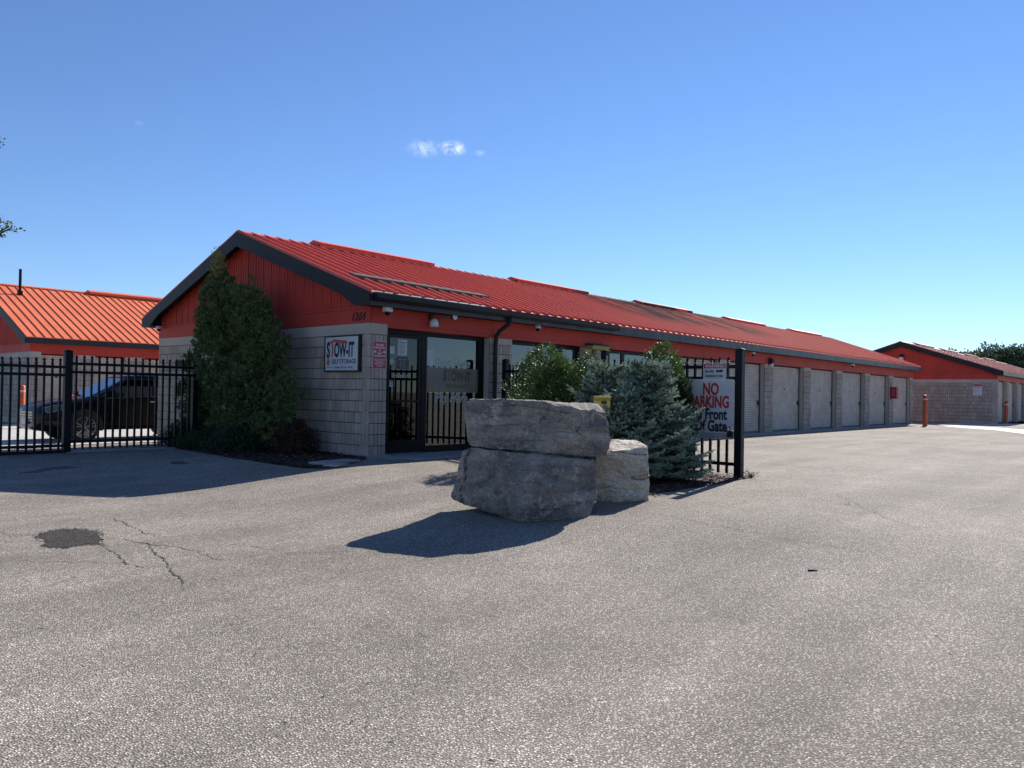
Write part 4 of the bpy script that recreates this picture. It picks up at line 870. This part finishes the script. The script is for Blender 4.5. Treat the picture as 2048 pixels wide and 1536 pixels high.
tipm = mat('cedar_tip', (.28, .25, .08), .7, trans=.3)
p_ = np.array([(-.05 + .05 * math.sin(i), 1.00 + .09 * math.sin(i * 2.1) - .02 * i / 10, 3.38 + i * .022) for i in range(26)]); V1, F1 = clumped(p_, rand_dirs(26, 1.5), 26, .045, .07, .022, up=.9, fan=.5)
np_mesh('crown', np.concatenate([cedar_v, V1]), np.concatenate([cedar_f, F1 + len(cedar_v)]), [cedarm, tipm], cedar, mi=[0] * len(cedar_f) + [1] * len(F1))
# low plants at the foot of the wall
lowm = mat('low_shrub_foliage', (.03, .055, .022), .8, var=1, vscale=5, col2=(.03, .045, .02), trans=.1)
rustm = mat('rusty_foliage', (.06, .03, .018), .8, trans=.1)
def low_plant(loc, r, h, n, label, m, name='juniper_shrub', sd=1):
    e = empty(name, loc, label, 'shrub', 'low plants in the mulch beds')
    pts, d = shell([(0, 0, [(0.0, r * .8), (h * .35, r), (h * .75, r * .7), (h, r * .2)])], n, .25, .3, sd, 3)
    V1, F1 = clumped(pts, d, 9, .04, .06, .022, up=.2); np_mesh('foliage', V1, F1, m, e)
    b = MB()
    for i in range(6): a = i * 1.05; b.tube([(0, 0, 0), (math.cos(a) * r * .4, math.sin(a) * r * .4, h * .4), (math.cos(a) * r * .75, math.sin(a) * r * .75, h * .6)], [.012, .009, .004], 5)
    b.build('stem', bark, e)
low_plant((-.95, 4.5, 0), .62, .50, 900, 'dark low juniper between the fence end and the cedar', lowm)
low_plant((-1.2, 3.6, -.02), .45, .35, 500, 'dark low juniper under the left side of the cedar', lowm, sd=4)
low_plant((-1.2, 2.4, -.04), .50, .45, 600, 'low green growth at the foot of the cedar', mat('low_green', (.02, .045, .02), .8, trans=.1), 'foundation_shrub', 5)
low_plant((-.55, 1.45, -.02), .38, .62, 500, 'rust brown dying shrub by the wall right of the cedar', rustm, 'foundation_shrub', 6)

boxm = mat('privet_foliage', (.042, .085, .02), .5, spec=.4, var=1, vscale=3, col2=(.065, .12, .028), island=5, icol=(.20, .28, .07), trans=.22)
boxd = mat('dark_broadleaf_foliage', (.02, .04, .018), .4, var=1, vscale=4, col2=(.035, .06, .02), trans=.2)
def broad_shrub(loc, pr, n, label, m, sd, ln=.045, wd=.02, top=None, name='privet_shrub'):
    e = empty(name, loc, label, 'shrub', 'leafy shrubs along the fence')
    pts, d = shell(pr, n, .35, .2, sd, 2.6)
    V1, F1 = clumped(pts, d, 13, .032, ln, wd, up=.8, fan=.7); np_mesh('foliage', V1, F1, m, e)
    h = max(p[2][-1][0] for p in pr); b = MB()
    for i in range(9): a = i * .7; r = .25 + .2 * random.random(); b.tube([(0, 0, 0), (math.cos(a) * r * .4, math.sin(a) * r * .4, h * .4), (math.cos(a) * r, math.sin(a) * r, h * .85)], [.018, .012, .004], 5)
    b.build('stem', bark, e)
broad_shrub((1.22, -3.12, 0), [(-.06, .05, [(.05, .4), (.6, .62), (1.2, .62), (1.6, .46), (1.8, .28), (1.96, .08)]), (.15, -.1, [(.3, .3), (1.0, .5), (1.6, .35), (1.75, .1)])], 2600, 'tall bright green shrub left of the spruces', boxm, 3)
broad_shrub((1.25, -3.88, 0), [(0, .0, [(.05, .35), (.7, .48), (1.2, .45), (1.55, .28), (1.78, .06)]), (-.1, -.35, [(.3, .3), (.9, .45), (1.35, .3), (1.5, .1)])], 1900, 'shorter bright green shrub touching the left spruce', boxm, 8)
broad_shrub((1.62, -4.98, 0), [(0, .0, [(.05, .3), (.8, .36), (1.4, .32), (1.8, .22), (1.98, .05)])], 1000, 'narrow green shrub top showing behind the large spruce', boxm, 12)
broad_shrub((2.25, -1.75, 0), [(0, 0, [(.0, .4), (.5, .5), (.8, .35), (.95, .1)])], 700, 'low dark shrub hidden behind the rocks near the entrance', boxd, 17)
broad_shrub((1.50, -5.37, 0), [(0, 0, [(.05, .12), (.7, .15), (1.1, .15), (1.3, .10), (1.38, .04)])], 330, 'dark broadleaf shrub overlapping the left edge of the sign', boxd, 15, .06, .035)

# blue spruces: whorls of branches carrying needle-clad twigs
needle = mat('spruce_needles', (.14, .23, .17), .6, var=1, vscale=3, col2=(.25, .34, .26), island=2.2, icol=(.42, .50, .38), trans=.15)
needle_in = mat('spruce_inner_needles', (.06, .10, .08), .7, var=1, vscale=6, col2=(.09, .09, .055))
def spruce(loc, H, R, label, sd, whorls=15):
    rs = np.random.default_rng(sd); e = empty('blue_spruce', loc, label, 'tree', 'blue spruces in the bed')
    segs = []   # (start, end, needle length, inner)
    wood = MB(); wood.tube([(0, 0, -.05), (0, 0, H * .5), (0, 0, H * .97)], [.05, .035, .008], 8)
    def twig(p, d, ln, nl, k=0): segs.append((p, p + d * ln, nl, k))
    for i in range(whorls):
        t = (i + rs.uniform(-.2, .2)) / whorls; z = .05 + H * (.02 + .90 * max(0, t)); r = R * (1 - max(0, t)) ** .64 + .06
        nb = max(5, int(9 * (1 - t) + 5))
        for j in range(nb):
            a = 2 * math.pi * (j + rs.uniform(-.35, .35)) / nb + i * 1.3; rr = r * rs.uniform(.66, 1.16) * (1 + .5 * noise.noise(Vector((math.cos(a) * 1.5, math.sin(a) * 1.5, t * 4 + sd)))); up = .05 + .75 * t
            d0 = np.array([math.cos(a), math.sin(a), up]); d0 /= np.linalg.norm(d0); side = np.array([-math.sin(a), math.cos(a), 0])
            p0 = np.array([0, 0, z]); n_ = max(3, int(rr / .105)); prev = p0; wood_pts = [tuple(p0)]
            for k in range(1, n_ + 1):
                f_ = k / n_; p = p0 + d0 * rr * f_ + np.array([0, 0, -.12 * rr * f_ + .16 * rr * f_ ** 3]); wood_pts.append(tuple(p))
                if f_ > .25:
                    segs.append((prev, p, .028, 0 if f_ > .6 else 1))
                    for sg_ in (-1, 1):
                        tl = .24 * (1.2 - f_) * rs.uniform(.7, 1.3) + .05
                        dd = d0 * rs.uniform(.6, 1.0) + side * sg_ * rs.uniform(.5, .95) + np.array([0, 0, rs.uniform(-.15, .25)]); dd /= np.linalg.norm(dd)
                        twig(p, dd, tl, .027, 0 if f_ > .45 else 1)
                        if tl > .11:
                            for s2 in (-1, 1):
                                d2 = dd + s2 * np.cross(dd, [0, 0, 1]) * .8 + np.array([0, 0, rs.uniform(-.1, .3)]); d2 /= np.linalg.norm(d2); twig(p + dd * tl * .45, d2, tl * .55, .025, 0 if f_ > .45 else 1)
                prev = p
            wood.tube(wood_pts, [.010 * (1 - q / (len(wood_pts))) + .003 for q in range(len(wood_pts))], 4)
            d3 = d0 + np.array([0, 0, .25]); d3 /= np.linalg.norm(d3); twig(prev, d3, .13, .027)
    for k in range(9):  # leaders
        a = k * .9; d = np.array([math.cos(a) * .45, math.sin(a) * .45, 1.0]) if k else np.array([.05, 0, 1.]); d /= np.linalg.norm(d); twig(np.array([0, 0, H * (.80 + .01 * k) if k else H * .9]), d, .24 if k else .30, .024)
    # brushes of needles
    A = np.array([s_[0] for s_ in segs]); B = np.array([s_[1] for s_ in segs]); NL = np.array([s_[2] for s_ in segs]); K = np.array([s_[3] for s_ in segs])
    L_ = np.linalg.norm(B - A, axis=1); cnt = np.maximum(8, (L_ / .0030).astype(int)); idx = np.repeat(np.arange(len(segs)), cnt); m_ = len(idx)
    t = rs.uniform(0, 1, m_)[:, None]; P = A[idx] * (1 - t) + B[idx] * t; D = (B[idx] - A[idx]) / (L_[idx][:, None] + 1e-9)
    q = rs.normal(size=(m_, 3)); q -= D * (q * D).sum(1)[:, None]; q /= np.linalg.norm(q, axis=1)[:, None] + 1e-9
    nd = D * .75 + q; nd[:, 2] += .15; nd /= np.linalg.norm(nd, axis=1)[:, None]; sdv = np.cross(nd, rs.normal(size=(m_, 3))); sdv /= np.linalg.norm(sdv, axis=1)[:, None] + 1e-9
    ln = NL[idx][:, None] * rs.uniform(.8, 1.3, m_)[:, None]; w = .0055
    V = np.stack([P - sdv * w, P + sdv * w, P + nd * ln], 1).reshape(-1, 3); F = np.arange(3 * m_).reshape(-1, 3)
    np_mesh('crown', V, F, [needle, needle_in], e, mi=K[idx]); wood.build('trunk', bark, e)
    return m_
spruce((.82, -5.27, 0), 1.68, .64, 'large blue spruce beside the fence sign', 5, 15)
spruce((.66, -4.62, 0), 1.62, .84, 'smaller blue spruce behind the yellow keypad box', 11, 13)
spruce((1.0, -5.02, 0), 1.60, .60, 'slim blue spruce standing between the two tall ones', 41, 12)
spruce((.16, -5.24, 0), 1.18, .52, 'low front blue spruce between the pale rock and the keypad box', 31, 10)
spruce((1.00, -5.58, 0), .90, .26, 'low blue spruce bough mass at the foot of the sign', 21, 8)

# ------------------------------------------------------------------ mulch beds
mulchm = mat('mulch_bark', (.055, .022, .016), .9, var=1, vscale=25, col2=(.03, .02, .018), bump=1, bscale=60)
chipm = mat('mulch_chips', (.085, .032, .022), .85, island=1, icol=(.03, .02, .018))
leafb = mat('dry_leaves', (.26, .12, .05), .8, island=1, icol=(.16, .05, .03))
edgeL = [(-1.54, 4.46), (-1.70, 3.45), (-1.72, 2.63), (-1.80, 0.65), (-1.83, -0.12), (-1.81, -0.78), (-1.70, -1.05), (-1.3, -1.05), (-.6, -.55), (-.05, -.05), (-.02, 1), (-.02, 4.46)]
edgeR = [(-1.95, -5.65), (-1.48, -5.94), (-1.1, -6.1), (-0.63, -6.17), (0.54, -6.2), (1.4, -6.18), (2.03, -6.12), (2.45, -6.0), (2.3, -5.6), (2.3, -1.6), (.9, -1.8), (-.4, -3.4), (-1.4, -4.6)]
def inside(p, poly):
    c = False; n = len(poly)
    for i in range(n):
        a, d = poly[i], poly[(i + 1) % n]
        if (a[1] > p[1]) != (d[1] > p[1]) and p[0] < (d[0] - a[0]) * (p[1] - a[1]) / (d[1] - a[1]) + a[0]: c = not c
    return c
def mulch(poly, n, seed):
    tag(sheet('mulch_bed', poly, mulchm, .012, jag=.03), kind='structure')
    r = random.Random(seed); b = MB(); b2 = MB(); xs_ = [p[0] for p in poly]; ys_ = [p[1] for p in poly]; k = 0
    while k < n:
        x, y = r.uniform(min(xs_), max(xs_)), r.uniform(min(ys_), max(ys_))
        if not inside((x, y), poly): continue
        k += 1; z = gz(x, y) + .014 + r.random() * .02; a = r.uniform(0, 6.28); l = r.uniform(.012, .04); w = l * r.uniform(.25, .5); d = Vector((math.cos(a), math.sin(a), r.uniform(-.25, .35))); s_ = Vector((-math.sin(a), math.cos(a), r.uniform(-.4, .4))); c = Vector((x, y, z))
        t_ = b if r.random() < .94 else b2
        if t_ is b2: w = l * .7
        t_.add([c - d * l - s_ * w, c + d * l - s_ * w, c + d * l * .8 + s_ * w, c - d * l * .9 + s_ * w], [(0, 1, 2, 3)])
    tag(b.build('mulch_chips', chipm), kind='stuff'); tag(b2.build('dry_leaves', leafb), kind='stuff')
mulch(edgeL, 5200, 1); mulch(edgeR, 5200, 2)
e = MB()
for (x, y, a, w, l) in ((-1.30, -.62, .3, .23, .30), (-.92, -.58, .2, .2, .26), (-1.38, -.98, .45, .2, .2)):
    o_ = MB().box(-w, w, -l / 1.6, l / 1.6, 0, .04).build('paving_stone', concrete, bevel=.01); o_.location = (x, y, gz(x, y) + .008); o_.rotation_euler = (0, 0, a)
    tag(o_, {.23: 'left flat grey paving stone in the mulch at the building corner', .2: 'small flat grey paving stone in the mulch at the building corner'}[w], 'paving stone', 'paving stones in the mulch')
# scattered bits on the asphalt
b = MB(); r = random.Random(5)
for i in range(230):
    D = r.uniform(2.2, 13); l = r.uniform(-.62, .62) * D; x, y = -8.69 + .748 * D + .663 * l, -11.1 + .6636 * D - .748 * l
    if x > -.3 and y > -1: continue
    a = r.uniform(0, 6.28); ll = r.uniform(.006, .020); d = Vector((math.cos(a), math.sin(a), 0)); s_ = Vector((-math.sin(a), math.cos(a), .3)); c = Vector((x, y, gz(x, y) + .006))
    b.add([c - d * ll, c + s_ * ll * .25, c + d * ll, c - s_ * ll * .25], [(0, 1, 2, 3)])
tag(b.build('ground_debris', crackm), kind='stuff')
lf = MB(); c0 = Vector((.38, -8.12, .012))
for k in range(5):
    a = k * 1.25; d = Vector((math.cos(a), math.sin(a), .25)); s_ = Vector((-math.sin(a), math.cos(a), 0)); lf.add([c0, c0 + d * .025 + s_ * .012, c0 + d * .05, c0 + d * .025 - s_ * .012], [(0, 1, 2, 3)])
tag(lf.build('fallen_leaf', mat('yellow_green_leaf', (.22, .30, .05), .9, spec=.05)), 'yellow green fallen leaf lying alone on the sunlit asphalt', 'leaf')
tw = MB(); c0 = Vector((-2.91, -8.92, gz(-2.91, -8.92)))
tw.tube([c0 + Vector((0, 0, .005)), c0 + Vector((.03, -.02, .008)), c0 + Vector((.05, -.05, .005))], .006, 5); tw.tube([c0 + Vector((.02, -.01, .006)), c0 + Vector((.035, .01, .008))], .005, 5)
tag(tw.build('fallen_twig', ink), 'small dark twig lying in the open asphalt at right', 'twig')
tw = MB(); c0 = Vector((2.25, -6.12, 0)); rr = random.Random(3)
for k in range(16):
    a = rr.uniform(0, 6.28); tw.tube([c0, c0 + Vector((math.cos(a) * .06, math.sin(a) * .06, rr.uniform(.02, .10))), c0 + Vector((math.cos(a) * .13, math.sin(a) * .13, rr.uniform(.01, .13)))], [.006, .004, .002], 4)
tag(tw.build('dry_weed', mat('dry_stems', (.22, .12, .08), .9)), 'clump of dry weeds at the foot of the right gate post', 'weed')

# ------------------------------------------------------------------ car
car = empty('parked_car', (-2.2, 9.8, -.215), 'black car parked behind the left gate facing left', 'car')
def ring(x, zb, zt, hw, crown=.03, cy=.93):
    # half profile mirrored about cy
    h = [(0.0, zb), (hw * .80, zb), (hw * .97, zb + .10), (hw, (zb + zt) / 2 - .02), (hw * .985, zt - .12), (hw * .90, zt - .02), (hw * .55, zt + crown * .7), (0.0, zt + crown)]
    return [(x, cy - a, z) for a, z in h] + [(x, cy + a, z) for a, z in h[::-1][1:-1]]
body = MB(); st = [(0.0, .42, .70, .55), (.05, .34, .80, .74), (.16, .28, .90, .86), (.45, .27, .99, .92), (.9, .28, 1.06, .93), (1.25, .29, 1.12, .93), (1.6, .29, 1.17, .93), (2.4, .29, 1.20, .93), (3.4, .29, 1.23, .93), (4.3, .32, 1.24, .91), (4.62, .40, 1.18, .84), (4.75, .5, 1.0, .7)]
body.loft([ring(*q) for q in st]); body.build('body', carblack, car, smooth=True, angle=50)
gh = MB()
def gring(z, xf, xr, hw): return [(xf, .93 - hw * .82, z), (xf + .18, .93 - hw, z), (xr - .2, .93 - hw, z), (xr, .93 - hw * .85, z), (xr, .93 + hw * .85, z), (xr - .2, .93 + hw, z), (xf + .18, .93 + hw, z), (xf, .93 + hw * .82, z)]
gh.loft([gring(1.13, 1.18, 4.6, .86), gring(1.42, 1.72, 4.42, .79), gring(1.64, 2.12, 4.2, .70)], cap=False); gh.build('window_glass', carglass, car)
rf_ = MB(); rf_.loft([gring(1.635, 2.10, 4.22, .71), gring(1.69, 2.22, 4.12, .66), gring(1.735, 2.5, 3.9, .5)]); rf_.build('roof', carblack, car, smooth=True)
pl_ = MB()
for x0_, x1_ in ((1.30, 2.20), (2.75, 2.80), (3.75, 3.80)):
    MB().tube([(x0_ if x0_ > 2 else 1.36, .065, 1.14), ((x0_ + x1_) / 2 if x0_ < 2 else x0_ + .02, .135, 1.42), (x1_ if x0_ > 2 else 2.28, .225, 1.65)], .028, 5).build('pillar', carblack, car)
MB().tube([(1.5, -.005, 1.10), (2.5, -.01, 1.155), (4.3, .01, 1.19)], .009, 5).build('chrome_trim', chrome, car)
MB().tube([(2.3, .29, 1.72), (2.45, .29, 1.77), (3.85, .29, 1.77), (4.0, .29, 1.72)], .014, 5).build('roof_rail', chrome, car)
hl = MB(); hl.prism([(.10, .80), (.20, .72), (.52, .80), (.66, .93), (.40, .93), (.16, .88)], 1, .0, .12); hl.build('headlight', mat('headlight_lens', (.10, .13, .17), .15), car, bevel=.02)
MB().prism([(.10, .80), (.20, .72), (.52, .80), (.66, .93), (.40, .93), (.16, .88)], 1, 1.74, 1.86).build('headlight', MATS['headlight_lens'], car, bevel=.02)
b = MB(); 
for i in range(4): b.box(-.012 + .0 * i, .05, .45, 1.41, .52 + i * .065, .555 + i * .065)
b.build('grille', chrome, car); MB().box(-.035, -.015, .68, 1.18, .44, .58).build('licence_plate', signwhite, car)
b = MB(); b.box(1.75, 1.92, -.14, .03, 1.12, 1.25); b.build('wing_mirror', carblack, car, bevel=.03)
for x_ in (2.62, 3.62): MB().box(x_, x_ + .17, -.03, .0, 1.0, 1.03).build('door_handle', chrome, car, bevel=.006)
wheel = MB(); prof_w = [(.22, -.0), (.25, -.03), (.345, -.03), (.37, .02), (.37, .18), (.34, .22), (.22, .20)]; wheel.lathe(prof_w, (0, 0, 0), 1, 32)
wh = wheel.build('wheel', rubber, car, smooth=True, angle=40); wh.location = (1.03, .02, .37)
rm = MB(); rm.lathe([(.252, -.005), (.262, -.032), (.245, -.034), (.235, .03)], (0, 0, 0), 1, 32); rm.lathe([(.05, -.03), (.03, -.045)], (0, 0, 0), 1, 12)
for k in range(5):
    for s2 in (-.13, .13):
        a = k * 2 * math.pi / 5 + .3 + s2; rm.tube([(.04 * math.cos(a), -.032, .04 * math.sin(a)), (.25 * math.cos(a + s2 * .5), -.028, .25 * math.sin(a + s2 * .5))], [.016, .022], 4)
rm = rm.build('rim', alloy, wh); MB().lathe([(.22, .06), (.22, .05)], (0, 0, 0), 1, 24).build('brake_disc', rubber, wh)
def wcopy(x, y, mir=False):
    w_ = wh.copy(); COL.objects.link(w_); w_.parent = car; w_.location = (x, y, .37)
    if mir: w_.rotation_euler = (0, 0, math.pi)
    for ch in [c for c in S.objects if c.parent == wh]: q = ch.copy(); COL.objects.link(q); q.parent = w_
wcopy(3.78, .02); wcopy(1.03, 1.84, True); wcopy(3.78, 1.84, True)
b = MB()
for x_ in (1.03, 3.78): MB().prism([(x_ + .43 * math.cos(t), .40 + .43 * math.sin(t)) for t in [k * math.pi / 14 for k in range(15)]] + [(x_ - .43, .28), (x_ + .43, .28)], 1, -.012, .02).build('wheel_arch', rubber, car)


# ------------------------------------------------------------------ trees beyond
def leafy_tree(name, loc, trunk_h, blobs, n, ln, wd, label, m, sd, group, limbs=None):
    rs = np.random.default_rng(sd); e = empty(name, loc, label, 'tree', group); P = []; D = []
    tot = sum(b_[3] ** 2 for b_ in blobs)
    for (x, y, z, r) in blobs:
        k = int(n * r ** 2 / tot); d = rs.normal(size=(k, 3)); d /= np.linalg.norm(d, axis=1)[:, None]
        rad = r * (.55 + .5 * rs.random((k, 1)) ** .6); 
        for i in range(k): rad[i] *= 1 + .35 * noise.noise(Vector(d[i] * 2.2) + Vector((x, y, z + sd)))
        P.append(np.array([x, y, z]) + d * rad); D.append(d)
    P = np.concatenate(P); D = np.concatenate(D); V1, F1 = clumped(P, D, 7, ln * .9, ln, wd, up=.1, fan=.9); np_mesh('crown', V1, F1, m, e)
    top = max(b_[2] for b_ in blobs); b = MB(); b.tube([(0, 0, -.3), (0, 0, trunk_h), (0, 0, top)], [trunk_h * .06, trunk_h * .045, .02], 8)
    for (x, y, z, r) in blobs: b.tube([(0, 0, trunk_h * .9), (x * .6, y * .6, (trunk_h + z) / 2), (x, y, z)], [trunk_h * .03, trunk_h * .02, .01], 5)
    for l_ in (limbs or []): b.tube(l_, [.03, .02, .006][:len(l_)] if len(l_) == 3 else .01, 5)
    b.build('trunk', bark, e, smooth=True)
farleaf = mat('far_tree_foliage', (.07, .11, .06), .7, var=1, vscale=.6, col2=(.09, .14, .075), trans=.2)
rs_ = random.Random(11); k = 0
labels = ['small rounded treetop showing just over the farthest roof ridge', 'bushy treetop over the farthest roof left of the tallest tree', 'low treetop between two bushier ones beyond the farthest roof', 'tallest broad tree beyond the farthest roof', 'dark tree right of the tallest one beyond the farthest roof', 'ragged tree at the right frame edge beyond the farthest roof', 'low tree filling the gap under the ragged right tree', 'tree just outside the right row beyond the farthest roof']
for (px_, D_, topz, R_) in ((1863, 98, 6.3, 1.5), (1906, 92, 6.9, 2.2), (1932, 96, 6.7, 2.0), (1984, 90, 7.6, 3.1), (2020, 94, 6.9, 2.8), (2044, 88, 7.4, 2.4), (1958, 95, 6.2, 2.2), (2075, 90, 7.6, 3.2)):
    q = (px_ - 1024) / 1561.3; loc = (-8.69 + D_ * (.748 + .663 * q), -11.1 + D_ * (.6636 - .748 * q), 0)
    bl = [(0, 0, topz - R_ * .9, R_ * .8)] + [(rs_.uniform(-1, 1) * R_ * .7, rs_.uniform(-1, 1) * R_ * .7, topz - R_ * rs_.uniform(.5, 1.8), R_ * rs_.uniform(.35, .6)) for _ in range(7)]
    leafy_tree('deciduous_tree', loc, 2.6, bl, 1500, .34, .24, labels[k], farleaf, 40 + k, 'trees beyond the farthest building'); k += 1
nearleaf = mat('maple_foliage', (.05, .085, .022), .55, var=1, vscale=3, col2=(.08, .12, .03), trans=.35)
bl = [(0, 0, 4.6, 1.9), (-1, 0, 5.6, 1.3), (.5, -.5, 5.8, 1.1)] + [(2.45, -2.73, 4.19, .05), (2.52, -2.81, 4.20, .04), (2.36, -2.63, 4.33, .06), (2.36, -2.64, 4.12, .06), (2.28, -2.56, 4.2, .1), (2.30, -2.57, 5.74, .06), (2.1, -2.4, 5.7, .2)]
leafy_tree('maple_tree', (-6.75, 7.70, -.2), 2.6, bl, 9500, .065, .045, 'leafy maple tree whose branch tips enter at the left frame edge', nearleaf, 3, None)
# pole behind the second building
pq = MB(); pq.lathe([(.055, 4.9), (.055, 5.86)], (1.6, 24.6, 0), 2, 10); pq.box(1.52, 1.68, 24.52, 24.68, 4.75, 4.98)
pq = pq.build('roof_pipe', black); pq.parent = B2; pq.location = (-.75, -20.3, 0)
# low tan building across the street, mirrored in the office glass
ob = empty('commercial_building', (-4, -52, 0), 'low tan commercial building across the street behind the viewpoint', 'building')
tanm = mat('tan_siding', (.42, .36, .27), .8, var=.1, vscale=.5)
MB().box(0, 34, -14, 0, 0, 4.4).build('wall', tanm, ob); MB().prism([(.6, 4.4), (-14.6, 4.4), (-14.6, 4.7), (-7, 6.2), (.6, 4.7)], 0, -.5, 34.5).build('roof', dark, ob)
for i in range(5): MB().box(3 + i * 6, 5.4 + i * 6, -.02, .03, .9, 2.6).build('window', carblack, ob)
